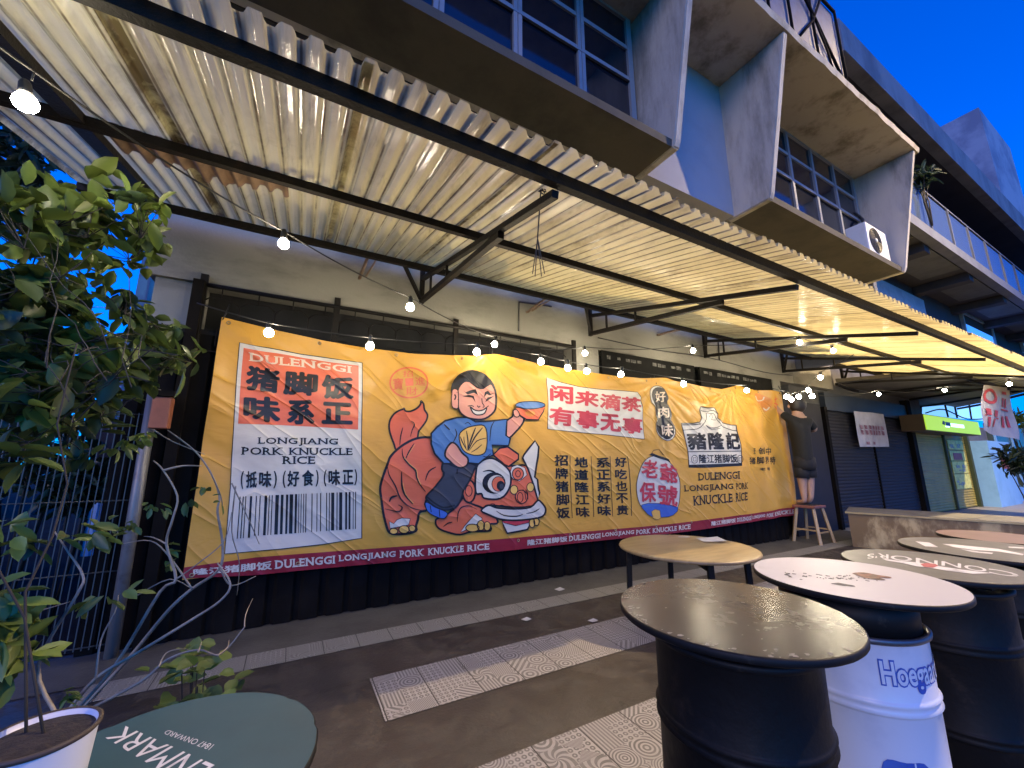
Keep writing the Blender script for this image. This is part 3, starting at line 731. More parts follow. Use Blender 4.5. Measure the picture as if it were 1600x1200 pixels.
for nm, c, z, r, m_, lab in (('a', (2.70, .82), .977, .324, M_top_slate, 'slate topped round table with white letters and a red emblem, behind the white table'),
                             ('b', (3.573, .827), .957, .37, M_top_slate, 'slate topped round table with a white flag print, second from the stone counter'),
                             ('c', (4.275, .925), .95, .29, M_top_red, 'dull red topped round table nearest the stone counter')):
    t, _ = stand('bar_table', lab, c, z, r, m_, rd=.24, dz=.06)
    if nm == 'a':
        v, f, _ = glyphs("CONNOR'S", .01)
        arc = [(1355, 870), (1372, 868), (1392, 871), (1420, 874), (1455, 879), (1485, 882), (1515, 887), (1545, 892), (1592, 900)]
        x0, x1 = min(a for a, b in v), max(a for a, b in v); y0, y1 = min(b for a, b in v), max(b for a, b in v)
        def along(u): u = max(0, min(.9999, u)) * (len(arc) - 1); i = int(u); g = u - i; return arc[i][0] * (1 - g) + arc[i + 1][0] * g, arc[i][1] * (1 - g) + arc[i + 1][1] * g
        q = []
        for a, b in v:
            px, py = along(1 - (a - x0) / (x1 - x0)); h = (b - y0) / (y1 - y0); q.append(tuple(atZ(px, py + 7.5 * (h - .5), z).xy))
        ink(t, 'lettering', q, f, z, M_white_ink)
        for pl, mm, ly in (([(1378, 873), (1400, 876), (1430, 879), (1448, 881), (1468, 885), (1500, 890), (1550, 896), (1520, 897), (1480, 892), (1462, 889), (1432, 885), (1410, 880), (1385, 876)], M_white_ink, .0001), ([(1438, 882), (1448, 880.5), (1462, 882), (1466, 885), (1458, 888), (1444, 886.5)], M_red_ink, .0014)):
            q = pq(pl, z); ink(t, 'emblem', q, tessellate_polygon([[Vector((a, b, 0)) for a, b in q]]), z, mm, ly)
    if nm == 'b':
        for pl in ([(1430, 846), (1452, 848), (1466, 855), (1446, 854)], [(1472, 850), (1490, 851), (1520, 854), (1560, 858), (1600, 866), (1598, 868), (1560, 862), (1520, 859.5), (1490, 855)], [(1500, 858), (1530, 862), (1552, 864), (1550, 866), (1520, 863)], [(1576, 854), (1600, 855.5), (1600, 857.5), (1576, 856)]):
            q = pq(pl, z); ink(t, 'print', q, tessellate_polygon([[Vector((a, b, 0)) for a, b in q]]), z, M_white_ink)
# wooden table on four slim legs
WT = (3.405, 2.745); WZ = .66; WR = .625
t = thing('bar_table', 'pale wood round table on thin black legs with papers on top', 'table', (WT[0], WT[1], 0))
m = MB(); m.lathe([(.0, WZ - .036), (WR - .03, WZ - .036), (WR - .006, WZ - .03), (WR, WZ - .018), (WR - .006, WZ - .006), (WR - .02, WZ), (0, WZ)], (WT[0], WT[1], 0), 72); m.build('tabletop', M_top_wood, t)
for a in (1.0, 2.55, 4.14, 5.7): MB().beam((WT[0] + .56 * math.cos(a), WT[1] + .56 * math.sin(a), 0), (WT[0] + .54 * math.cos(a), WT[1] + .54 * math.sin(a), WZ - .036), .045, .045).build('leg', M_edge, t)
m = MB()
for a in (1.0, 2.55): m.beam((WT[0] + .5 * math.cos(a), WT[1] + .5 * math.sin(a), WZ - .08), (WT[0] - .5 * math.cos(a), WT[1] - .5 * math.sin(a), WZ - .08), .04, .04)
m.build('frame', M_edge, t)
M_paper = mat('white_paper', (.5, .5, .52), .7, (.42, .42, .44), 8.)
def paper(quad, z, lab, curl=.0):
    q = pq(quad, z); k = MB(); n = 6; vs = []
    for i in range(n + 1):
        for j in range(n + 1):
            u, v = i / n, j / n
            a = [(q[0][d] * (1 - u) + q[1][d] * u) * (1 - v) + (q[3][d] * (1 - u) + q[2][d] * u) * v for d in (0, 1)]
            vs.append((a[0], a[1], z + .003 + curl * (u * u + .3 * v * v)))
    k.add(vs, [(i * (n + 1) + j, (i + 1) * (n + 1) + j, (i + 1) * (n + 1) + j + 1, i * (n + 1) + j + 1) for i in range(n) for j in range(n)], 0, True)
    o = k.build('paper', M_paper, None, fix=False, origin=(q[0][0], q[0][1], z)); tag(o, lab, 'paper')
paper([(1087, 841), (1121, 840.5), (1136, 848), (1100, 847.5)], WZ, 'white sheet with a lifted corner on the wooden table', .012)
paper([(1060, 838.5), (1077, 838.5), (1078, 840.5), (1060, 840)], WZ, 'thin white slip beside the sheet on the wooden table', .002)
for i, (x, y) in enumerate(((874, 921), (926, 970), (822, 968))):
    paper([(x - 8, y), (x + 1, y - 2.5), (x + 9, y + 1), (x, y + 3)], .006, ('small white scrap on the floor near the black hoarding', 'small white scrap at the edge of the middle tiled strip', 'tiny scrap on the floor above the middle tiled strip')[i], .006)
# green table at the lower left
GC = (-.195, 1.325); GZ = .75
t, _ = stand('bar_table', 'green round table with chipped rim and white upside-down lettering', GC, GZ, .325, M_top_green, rd=.2, dz=.06, chip=.05)
def flat_text(word, bold, base0, base1, h0, h1, z, nm='lettering'):
    v, f, _ = glyphs(word, bold)
    q = quad_map(v, [(base0[0] + h0[0], base0[1] + h0[1]), (base1[0] + h1[0], base1[1] + h1[1]), base1, base0])
    ink(t, nm, [tuple(atZ(x, y, z).xy) for x, y in q], f, z, M_white_ink)
flat_text('DENMARK', .0, (362, 1208), (196, 1135), (-52, 34), (-34, 17), GZ)
flat_text('1847 ONWARD', .0, (335, 1164), (262, 1141), (-9, 9), (-7, 6), GZ)

# ------------------------------------------------------------ stone counter
M_stone = mat('veined_stone', (.15, .10, .045), .35, (.42, .33, .17), 1.8, .53, .66, bump=.1, bs=12, rvar=.12, stretch=(1, 1, .5))
M_stone_top = mat('stone_counter_top', (.15, .145, .14), .45, (.10, .10, .10), 3., .4, .7)
M_trim = mat('brass_trim', (.55, .42, .20), .3, metal=.7)
ct = thing('counter', 'low brown stone counter with a shiny metal edge before the dark shutters', 'counter', (8.85, 3.6, 0))
e0, e1 = Vector((8.78, 3.61, 0)), Vector((9.55, 1.30, 0)); dr = (e1 - e0).normalized(); pr_ = Vector((-dr.y, dr.x, 0)) * .95
if pr_.x < 0: pr_ = -pr_
def quadprism(a, b, c, d, z0, z1): m = MB(); m.prism([(p.x, p.y) for p in (a, b, c, d)], 2, z0, z1); return m
quadprism(e0, e1, e1 + pr_, e0 + pr_, 0, .555).build('body', M_stone, ct)
o_ = -pr_ * .03 - dr * .03
quadprism(e0 + o_, e1 - pr_ * .03, e1 + pr_ * 1.03, e0 + pr_ * 1.03 - dr * .03, .556, .59).build('top', M_stone_top, ct)
MB().beam(e0 + o_ * 1.15 + Vector((0, 0, .573)), e1 - pr_ * .034 + Vector((0, 0, .573)), .012, .03).build('trim', M_trim, ct)

# ------------------------------------------------------------ stool and person
M_stoolw = mat('stool_wood', (.36, .25, .12), .5, (.26, .17, .08), 5., .4, .7)
M_stoolr = mat('stool_seat_red', (.22, .08, .06), .55)
SX, SY, SZ = 8.62, 4.14, .66
st = thing('bar_stool', 'wooden bar stool with a reddish seat under the standing person', 'stool', (SX, SY, 0))
MB().box((SX - .21, SY - .19, SZ - .045), (SX + .21, SY + .19, SZ), bev=.012).build('seat', M_stoolr, st)
legs = []
for i, j in ((-1, -1), (1, -1), (1, 1), (-1, 1)):
    a, b = Vector((SX + .155 * i, SY + .14 * j, SZ - .046)), Vector((SX + .24 * i, SY + .22 * j, 0)); legs.append((a, b)); MB().beam(a, b, .045, .045).build('leg', M_stoolw, st)
m = MB()
for k in range(4):
    (a, b), (c, d) = legs[k], legs[(k + 1) % 4]; u = .62 if k % 2 else .68
    m.beam(a.lerp(b, u), c.lerp(d, u), .03, .022)
m.build('stretcher', M_stoolw, st)

M_skin = mat('skin', (.34, .20, .14), .6, (.30, .175, .125), 5.)
M_tee = mat('black_cloth', (.005, .005, .005), .85, bump=.3, bs=30)
M_short = mat('dark_shorts_cloth', (.006, .006, .008), .85, bump=.3, bs=30)
M_hair = mat('black_hair', (.012, .009, .008), .5, bump=.4, bs=90)
M_shoe = mat('dark_sandal', (.02, .018, .018), .6)
M_eye = mat('eye_white', (.6, .6, .58), .3); M_lip = mat('lip', (.35, .16, .13), .5)
Rh = Vector((RT.x, RT.y, 0)); Fh = Vector((FW.x, FW.y, 0)).normalized()
PC = Vector((SX, SY, 0)); PD = (PC - EYEP).dot(FW)
def fig(x, y, d=0.): return EYEP + ray(x, y) * ((PC - EYEP).dot(Fh) / ray(x, y).dot(Fh)) + Fh * d
def skin_mesh(name, verts, edges, radii, m, parent, sub=2, root=0):
    me = bpy.data.meshes.new(name); off = Vector(parent.location) if parent else Vector()
    me.from_pydata([tuple(Vector(v) - off) for v in verts], edges, []); o = bpy.data.objects.new(name, me); col.objects.link(o)
    md = o.modifiers.new('skin', 'SKIN'); md.use_smooth_shade = True
    for i, r in enumerate(radii): me.skin_vertices[0].data[i].radius = r if isinstance(r, tuple) else (r, r)
    me.skin_vertices[0].data[root].use_root = True
    sb = o.modifiers.new('sub', 'SUBSURF'); sb.levels = sb.render_levels = sub
    dg = bpy.context.evaluated_depsgraph_get(); nm = bpy.data.meshes.new_from_object(o.evaluated_get(dg))
    o.modifiers.clear(); o.data = nm; nm.materials.clear(); nm.materials.append(m)
    for p in nm.polygons: p.use_smooth = True
    if parent: o.parent = parent
    return o
ps = thing('person', 'person in black shirt and dark shorts standing on a stool, back turned, hanging the banner', 'person', (SX, SY, SZ))
HF = [fig(1256, 785.5, -.02), fig(1266.5, 784.5, .04)]
for h in HF: h.z = SZ + .05
pel, bel, che, nek, nk2, hd0, hd1 = fig(1257.5, 727), fig(1254, 705), fig(1248.5, 672), fig(1246.5, 652), fig(1246, 646), fig(1246, 637, .03), fig(1246, 629, .03)
sL, eL, wL = fig(1234.5, 655), fig(1225.5, 641, .16), fig(1219.5, 622, .30)
sR, eR, wR = fig(1262, 658), fig(1278, 672, .05), fig(1263, 668, .36)
V = [pel, bel, che, nek, nk2, hd0, hd1, sL, eL, wL, sR, eR, wR]; Ed = [(0, 1), (1, 2), (2, 3), (3, 4), (4, 5), (5, 6), (3, 7), (7, 8), (8, 9), (3, 10), (10, 11), (11, 12)]
Rd = [(.19, .15), (.17, .13), (.20, .14), (.11, .09), .07, (.105, .12), (.085, .10), .075, .056, .036, .075, .056, .036]
for (hx, kx, ax, f) in (((1252, 735), (1254.5, 761), (1255.5, 778), HF[0]), ((1263, 735), (1266, 760), (1266, 777), HF[1])):
    o = len(V); V += [fig(*hx), fig(*kx), fig(ax[0], ax[1], -.02), f + Vector((0, 0, .01)), f + Fh * .20 - Vector((0, 0, .015))]; Ed += [(0, o), (o, o + 1), (o + 1, o + 2), (o + 2, o + 3), (o + 3, o + 4)]; Rd += [.105, .07, .048, .045, (.045, .03)]
def hand(w, dirv, side):
    """palm, four unequal curled fingers and a thumb from the side of the palm"""
    base = len(V); dirv = dirv.normalized(); sdv = dirv.cross(Fh).normalized() * side
    V.append(w + dirv * .06); Rd.append((.036, .02)); i0 = base
    for q, ln in ((-.032, .062), (-.011, .074), (.011, .07), (.032, .052)):
        a = w + dirv * .105 + sdv * q; o = len(V); V.extend([a, a + dirv * ln * .5 + Fh * .015, a + dirv * ln * .8 + Fh * .04]); Rd.extend([.0125, .011, .009]); Ed.extend([(i0, o), (o, o + 1), (o + 1, o + 2)])
    a = w + dirv * .05 + sdv * -.045; o = len(V); V.extend([a, a + dirv * .035 + Fh * .03]); Rd.extend([.014, .011]); Ed.extend([(i0, o), (o, o + 1)])
    return i0
i = hand(wL, Vector((-.1, .2, 1)), 1); Ed.append((9, i)); i = hand(wR, Fh + Vector((0, 0, .5)), -1); Ed.append((12, i))
skin_mesh('body', V, Ed, Rd, M_skin, ps)
skin_mesh('shirt', [fig(1257, 731), bel, che, nek + Vector((0, 0, -.02)), sL, sL.lerp(eL, .75), sR, sR.lerp(eR, .86)], [(0, 1), (1, 2), (2, 3), (3, 4), (4, 5), (3, 6), (6, 7)], [(.215, .17), (.195, .155), (.215, .165), (.12, .105), .098, .08, .098, .08], M_tee, ps)
m = MB(); hp = fig(1257.5, 722)
m.tube([fig(1256.5, 714), fig(1257.5, 727), fig(1258, 734)], [.17, .19, .165], 20)
for h0, h1 in (((1252.5, 731), (1253.5, 747)), ((1263.5, 731), (1265.5, 746))): m.tube([fig(*h0), fig((h0[0] + h1[0]) / 2, (h0[1] + h1[1]) / 2), fig(*h1)], [.125, .125, .118], 16)
m.build('shorts', M_short, ps)
hc = (hd0 + hd1) / 2
bm = bmesh.new(); bmesh.ops.create_icosphere(bm, subdivisions=3, radius=1)
for v in bm.verts:
    n = v.co.copy(); face = n.dot(Fh) > .35 and n.z < .45
    rr = .155 * (1 + .05 * noise.noise(n * 6)); v.co = hc + Vector((0, 0, .02)) + Vector((n.x * rr, n.y * rr, n.z * rr * 1.22)) * (.8 if face else 1) - Fh * .015
MB().bm(bm, 0, True).build('hair', M_hair, ps)
fc = hc + Fh * .115
for s in (-1, 1):
    bm = bmesh.new(); bmesh.ops.create_icosphere(bm, subdivisions=1, radius=.016); MB().bm(bm, 0, True, Matrix.Translation(fc + Rh * .045 * s + Vector((0, 0, .0)))).build('eye', M_eye, ps)
    bm = bmesh.new(); bmesh.ops.create_icosphere(bm, subdivisions=2, radius=1); MB().bm(bm, 0, True, Matrix.Translation(hc + Rh * .15 * s - Vector((0, 0, .02))) @ Matrix.Diagonal((.02, .028, .04, 1))).build('ear', M_skin, ps)
MB().tube([fc + Vector((0, 0, .01)), fc + Fh * .02 - Vector((0, 0, .02)), fc + Fh * .028 - Vector((0, 0, .04))], [.01, .015, .02], 6).build('nose', M_skin, ps)
MB().tube([fc - Rh * .035 - Vector((0, 0, .085)), fc + Fh * .01 - Vector((0, 0, .085)), fc + Rh * .035 - Vector((0, 0, .085))], .009, 5).build('mouth', M_lip, ps)
for f in HF: MB().box(Vector((-.055, -.14, -.052)) + f, Vector((.055, .14, -.04)) + f).build('sandal', M_shoe, ps)

# ------------------------------------------------------------ shops further along
M_shut = mat('blue_roller_shutter', (.006, .0055, .010), .7, (.0035, .0035, .006), 2., .4, .7)
M_door = mat('purple_door', (.008, .0065, .012), .7, (.005, .0045, .008), 3., .4, .7)
M_gshut = mat('green_roller_shutter', (.26, .21, .035), .5, (.19, .155, .03), 2., .4, .7)  # shutter green plus the sign's light on it, put into one colour
M_gframe = mat('green_frame', (.02, .035, .012), .7)
M_fasc = mat('blue_fascia', (.020, .03, .05), .5, (.014, .02, .035), 2., .4, .7)
M_wallg = mat('grey_shop_wall', (.10, .10, .105), .8, (.07, .07, .075), 2., .4, .7)
def slats(x0, x1, z0, z1, y, m, pitch=.075, depth=.014):
    k = MB(); n = int((z1 - z0) / pitch); vs = []
    for i in range(n * 4 + 1):
        z = z0 + (z1 - z0) * i / (n * 4); d = (0, depth * .8, depth, depth * .6)[i % 4]; vs += [(x0, y - d, z), (x1, y - d, z)]
    return k.add(vs, [(2 * i, 2 * i + 1, 2 * i + 3, 2 * i + 2) for i in range(n * 4)])
row = thing('shop_row', 'row of closed shops with dark blue and green roller shutters at the right', 'building', (15, 4.6, 0))
MB().box((9.5, 4.64, 0), (11.2, 4.9, 3.13)).box((11.2, 4.64, 0), (16.9, 4.9, 4.6)).box((16.9, 4.64, 0), (24.5, 4.9, 2.72)).build('wall', M_wallg, row)
MB().box((9.47, 4.5, 3.14), (11.19, 4.9, 4.6)).build('beam', M_beam, row)
MB().box((8.95, 4.55, 0), (10.55, 4.635, 2.75)).build('door', M_door, row)
for x0, x1 in ((10.75, 13.05), (13.1, 15.35)): slats(x0, x1, .03, 2.62, 4.6, 0).build('roller_shutter', M_shut, row, fix=False)
for q in (((10.62, 4.5, 0), (10.74, 4.63, 2.7)), ((13.055, 4.56, 0), (13.095, 4.63, 2.62)), ((15.36, 4.48, 0), (15.6, 4.63, 3.2))): MB().box(*q).build('post', M_black, row)
MB().box((10.75, 4.52, 2.64), (15.35, 4.63, 3.05)).build('fascia', M_fasc, row)
slats(15.75, 18.0, .03, 2.3, 4.6, 0).build('roller_shutter', M_gshut, row, fix=False)
slats(18.12, 20.0, .03, 2.3, 4.6, 0).build('roller_shutter', M_gshut, row, fix=False)
for q in (((15.62, 4.52, 0), (15.74, 4.63, 2.4)), ((18.01, 4.54, 0), (18.11, 4.63, 2.3)), ((20.02, 4.5, 0), (20.2, 4.63, 2.4))): MB().box(*q).build('post', M_gframe, row)
M_lit = emit('lit_green_sign', (.27, .46, .03), .8)
M_logo = emit('lit_sign_lettering', (.55, .75, .95), 1.0); M_logob = mat('sign_blue', (.02, .05, .2), .5)
M_brown = mat('brown_sign_case', (.06, .035, .015), .6)
sg = thing('shop_sign', 'glowing lime green shop sign above the green shutters', 'sign', (16.9, 4.0, 2.3))
MB().box((14.72, 4.02, 2.28), (19.2, 4.5, 2.72)).build('case', M_brown, sg)
MB().box((14.74, 3.995, 2.30), (19.18, 4.016, 2.70)).build('face', M_lit, sg)
MB().box((16.2, 3.985, 2.46), (16.55, 3.992, 2.57)).add([(15.9, 3.985, 2.5), (16.1, 3.985, 2.47), (16.15, 3.985, 2.57), (16.0, 3.985, 2.6)], [(0, 1, 2, 3)]).build('lettering', M_logob, sg)
MB().box((16.6, 3.985, 2.45), (17.7, 3.992, 2.55)).box((16.15, 3.984, 2.42), (16.45, 3.9915, 2.46)).build('lettering', M_logo, sg)
M_post = mat('poster_green_white', (.50, .52, .16), .6, (.32, .36, .10), 7., .45, .6)
M_postr = mat('poster_red', (.25, .07, .07), .6); M_grey = mat('poster_grey', (.28, .32, .26), .6, (.15, .17, .13), 12., .4, .6)
po = thing('poster', 'tall green notices pasted on the right green shutter', 'poster', (19, 4.56, .8))
m = MB()
for z0, z1 in ((1.85, 2.15), (1.50, 1.80), (1.1, 1.47), (.62, 1.07)): m.box((18.35, 4.565, z0), (19.75, 4.575, z1))
m.build('sheet', M_post, po)
MB().box((18.6, 4.556, 1.52), (19.4, 4.5645, 1.74)).build('print', M_postr, po)
m = MB(); random.seed(4)
for z0, z1 in ((1.88, 2.1), (1.13, 1.44), (.68, .98)):
    for k in range(5): xx = random.uniform(18.4, 19.3); zz = random.uniform(z0, z1 - .1); m.box((xx, 4.558 + .0005 * k, zz), (xx + random.uniform(.15, .35), 4.5645, zz + random.uniform(.04, .1)))
m.build('print', M_grey, po)
M_poster = mat('white_poster', (.45, .44, .52), .7, (.36, .35, .42), 4., .4, .7); M_pink = mat('poster_purple_red', (.20, .07, .11), .6, (.34, .2, .26), 12., .45, .6)
pp = thing('poster', 'white banner with dark red lettering hung on the dark blue shutters', 'poster', (12.6, 4.45, 2.2))
q = [atY(x, y, 4.44) for x, y in ((1334, 642), (1381, 647), (1388, 698), (1345, 698))]
def onq(u, v, d=0): a = q[0].lerp(q[1], u); b = q[3].lerp(q[2], u); p = a.lerp(b, v); return p + Vector((0, .02 * math.sin(u * 9 + v * 2) - d, 0))
m = MB(); n = 10; m.add([onq(i / n, j / n) for i in range(n + 1) for j in range(n + 1)], [(i * (n + 1) + j, (i + 1) * (n + 1) + j, (i + 1) * (n + 1) + j + 1, i * (n + 1) + j + 1) for i in range(n) for j in range(n)], 0, True); m.build('sheet', M_poster, pp, fix=False)
m = MB(); random.seed(6)
for k in range(7):
    u = .1 + k * .12
    for v0, v1 in ((.38, .50), (.52, .66)): m.add([onq(u, v0, .02), onq(u + .075, v0 + .02, .02), onq(u + .075, v1, .02), onq(u + .01, v1, .02)], [(0, 1, 2, 3)])
for u in (.18, .40): m.add([onq(u, .86, .02), onq(u + .1, .86, .02), onq(u + .1, .94, .02), onq(u, .94, .02)], [(0, 1, 2, 3)])
m.build('lettering', M_pink, pp, fix=False)
# added glowing panel for the sky gap, pale pillar, wall and plaque beyond the sign
M_gl = emit('glowing_sky_panel', (.16, .40, .80), .85)
gz = thing('sky_gap_panel', 'glowing pale blue panel standing for the sky gap between the dark awning and the green sign', 'window', (19, 4.6, 2.9))
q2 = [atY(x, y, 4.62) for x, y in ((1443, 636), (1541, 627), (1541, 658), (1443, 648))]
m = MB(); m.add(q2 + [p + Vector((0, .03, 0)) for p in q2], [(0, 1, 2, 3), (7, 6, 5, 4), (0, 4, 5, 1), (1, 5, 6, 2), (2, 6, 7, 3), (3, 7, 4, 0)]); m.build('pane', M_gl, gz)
m = MB()
for t_ in (.28, .42, .66): a = q2[0].lerp(q2[1], t_); b = q2[3].lerp(q2[2], t_ + .05); m.beam(a + Vector((0, -.02, 0)), b + Vector((0, -.02, 0)), .04, .04)
m.tube(crom([q2[3].lerp(q2[0], .2) + Vector((0, -.05, 0)), q2[0].lerp(q2[2], .25) + Vector((0, -.05, .05)), q2[0].lerp(q2[2], .6) + Vector((0, -.05, -.1)), q2[2] + Vector((0, -.05, .1))]), .02, 5)
m.build('bars', M_black, gz)
M_pil = mat('pale_blue_pillar', (.17, .36, .62), .6, (.14, .31, .54), 2., .4, .7)
pl = thing('pillar', 'pale blue pillar with a red plaque right of the green shutters', 'pillar', (21.2, 4.3, 0))
MB().box((20.4, 4.15, .0), (22.9, 4.62, 2.16)).build('shaft', M_pil, pl)
m = MB(); m.box((21.4, 4.12, 1.22), (22.7, 4.149, 1.66)); m.build('plaque', M_postr, pl)
wl = thing('pale_wall', 'pale blue low wall and window beyond the pillar at the right edge', 'wall', (25, 4.5, 0))
MB().box((22.95, 4.4, 0), (34, 4.7, .5)).build('base', M_pil, wl)
MB().box((22.95, 4.5, .51), (34, 4.68, 2.9)).build('panel', mat('grey_green_glass', (.06, .09, .09), .25, (.04, .06, .06), 1.5, .4, .6), wl)
for x in (23.0, 25.2, 27.6): MB().box((x, 4.44, .51), (x + .1, 4.49, 2.9)).build('mullion', M_pil, wl)
# dark awning before the far shops
M_awn = mat('dark_brown_awning', (.085, .075, .06), .8, (.05, .045, .035), 2., .4, .7)
aw = thing('awning', 'dark brown flat awning over the far shops', 'awning', (14, 3.8, 3.3))
pts = [atZ(x, y, 3.32) for x, y in ((1306, 597), (1445, 646), (1541, 628), (1600, 613))] + [Vector((17.2, 1.75, 3.32)), Vector((12.6, 1.9, 3.32))]
m = MB(); m.prism([(p.x, p.y) for p in pts], 2, 3.32, 3.40); m.build('panel', M_awn, aw)
m = MB()
for a, b in ((pts[0], pts[1]), (pts[1], pts[2]), (pts[2], pts[3])): m.beam(a + Vector((0, 0, -.05)), b + Vector((0, 0, -.05)), .05, .06)
for t_ in (.25, .5, .75): m.beam(pts[0].lerp(pts[1], t_) + Vector((0, 0, -.03)), pts[5].lerp(pts[4], t_) + Vector((0, 0, -.03)), .04, .05)
m.build('frame', M_iron, aw)
# white hanging banner with red marks
M_hb = mat('white_cloth', (.36, .34, .35), .75, (.28, .26, .28), 2., .4, .7); M_hr = mat('red_cloth_ink', (.42, .04, .05), .7)
hbn = thing('hanging_banner', 'white hanging banner with a red ring and red strokes at the right edge', 'banner', (12.8, 2.4, 2.2))
YB = 2.4; q = [atY(x, y, YB) for x, y in ((1537, 601), (1577, 606), (1590, 688), (1531, 672))]
m = MB(); n = 12
def onb(u, v, d=0): p = q[0].lerp(q[1], u).lerp(q[3].lerp(q[2], u), v); return p + Vector((0, .05 * math.sin(u * 7 + v * 5) * v - d, 0))
m.add([onb(i / n, j / n) for i in range(n + 1) for j in range(n + 1)], [(i * (n + 1) + j, (i + 1) * (n + 1) + j, (i + 1) * (n + 1) + j + 1, i * (n + 1) + j + 1) for i in range(n) for j in range(n)], 0, True); m.build('sheet', M_hb, hbn, fix=False)
m = MB(); N = 28; ring = []
for k in range(N):
    a = k * 6.2832 / N
    for s in (1, .62): ring.append(onb(.22 + .2 * s * math.cos(a), .24 + .17 * s * math.sin(a), .012))
m.add(ring, [(2 * k, (2 * k + 2) % (2 * N), (2 * k + 3) % (2 * N), 2 * k + 1) for k in range(N)])
for u0, v0, u1, v1 in ((.08, .52, .20, .66), (.30, .53, .42, .66), (.10, .7, .18, .9), (.30, .7, .36, .86), (.05, .66, .5, .69), (.62, .1, .8, .16), (.6, .24, .66, .42), (.72, .24, .78, .42), (.58, .46, .84, .49), (.62, .6, .68, .82), (.74, .58, .8, .8)): m.add([onb(u0, v0, .013), onb(u1, v0, .013), onb(u1, v1, .013), onb(u0, v1, .013)], [(0, 1, 2, 3)])
m.build('marks', M_hr, hbn, fix=False)

# ------------------------------------------------------------ neighbouring blocks
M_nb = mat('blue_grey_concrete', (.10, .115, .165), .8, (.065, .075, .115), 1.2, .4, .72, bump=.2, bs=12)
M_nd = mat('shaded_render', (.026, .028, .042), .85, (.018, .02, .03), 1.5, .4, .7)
M_pan = mat('soffit_panel', (.08, .09, .095), .8, (.05, .056, .06), 2., .4, .7)
M_gl2 = bpy.data.materials.new('balcony_glass'); M_gl2.use_nodes = True
_p = M_gl2.node_tree.nodes['Principled BSDF']; _p.inputs['Base Color'].default_value = (.08, .12, .22, 1); _p.inputs['Roughness'].default_value = .08; _p.inputs['Alpha'].default_value = .55
nb = thing('apartment_block', 'blue grey balcony block with glass balustrades right of the shophouse', 'building', (14, 4, 0))
YN = 2.7; X0 = 9.62; XN = 34
MB().box((X0, YN, 10.15), (XN, YN + .25, 11.0)).build('parapet', mat('weathered_parapet', (.17, .185, .225), .8, (.09, .10, .13), 1.0, .4, .7, stretch=(1, 1, .4)), nb)
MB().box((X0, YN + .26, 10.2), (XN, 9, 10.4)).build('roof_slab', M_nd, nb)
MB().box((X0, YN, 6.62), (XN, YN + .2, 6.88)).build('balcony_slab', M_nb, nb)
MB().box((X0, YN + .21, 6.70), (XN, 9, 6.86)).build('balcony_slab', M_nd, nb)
x = X0 + .4
while x < 30: MB().box((x + .2, 2.95, 6.66), (x + 2.4, 3.75, 6.695)).build('soffit_panel', M_pan, nb); x += 3.25
x = X0 + .05
while x < 30: MB().box((x, 2.92, 6.45), (x + .35, 4.1, 6.69)).build('soffit_beam', M_nd, nb); x += 3.25
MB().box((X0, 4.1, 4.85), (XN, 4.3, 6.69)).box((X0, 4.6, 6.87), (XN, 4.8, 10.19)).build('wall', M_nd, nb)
MB().box((X0, YN - .05, 3.5), (XN, 4.1, 4.84)).build('base', M_nd, nb) if False else None
MB().box((X0, 2.96, 6.88), (X0 + .16, 9, 10.18)).box((X0, 2.95, 3.45), (X0 + .16, 9, 6.6)).build('party_wall', M_nb, nb)
m = MB(); x = X0 + .3; gl = MB()
while x < 30: m.box((x, YN + .04, 6.885), (x + .05, YN + .09, 8.0)); gl.box((x + .06, YN + .06, 6.95), (x + 1.5, YN + .07, 7.94)); x += 1.56
m.beam((X0, YN + .065, 8.02), (30, YN + .065, 8.02), .04, .04); f = m.build('balustrade', M_nb, nb); gl.build('glass', M_gl2, f)
m = MB(); m.beam((13.4, 3.6, 6.9), (14.2, 3.4, 9.9), .06, .06); m.build('pole', M_nb, nb)
M_win = emit('emissive_blue_pane', (.05, .26, .85), .75); M_wfr = mat('window_trim_blue', (.20, .28, .36), .5)  # bright blue of the panes is set by emission
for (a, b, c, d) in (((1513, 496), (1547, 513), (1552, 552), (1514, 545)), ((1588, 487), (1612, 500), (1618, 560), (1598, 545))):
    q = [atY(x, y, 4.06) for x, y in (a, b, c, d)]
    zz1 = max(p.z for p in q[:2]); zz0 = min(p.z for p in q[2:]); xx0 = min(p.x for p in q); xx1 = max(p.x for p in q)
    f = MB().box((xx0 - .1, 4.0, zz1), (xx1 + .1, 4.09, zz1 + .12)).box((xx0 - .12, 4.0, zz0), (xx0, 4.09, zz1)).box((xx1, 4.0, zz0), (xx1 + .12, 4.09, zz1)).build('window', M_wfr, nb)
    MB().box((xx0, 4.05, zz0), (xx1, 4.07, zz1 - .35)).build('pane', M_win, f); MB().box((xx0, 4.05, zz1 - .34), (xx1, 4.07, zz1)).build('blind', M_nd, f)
MB().box((12.2, 3.98, 5.3), (16.5, 4.08, 6.3)).build('window', M_wfr, nb)
tb = thing('roof_block', 'pale weathered roof block standing behind the parapet of the balcony block', 'building', (26, 4, 10))
MB().box((24, 3.0, 10.4), (28.6, 6, 16.1)).build('wall', mat('weathered_blue_render', (.26, .30, .40), .8, (.15, .18, .27), .5, .42, .62, bump=.2, bs=6), tb)
MB().box((28.7, 3.3, 10.4), (45, 6, 14.6)).build('wall', M_nd, tb)
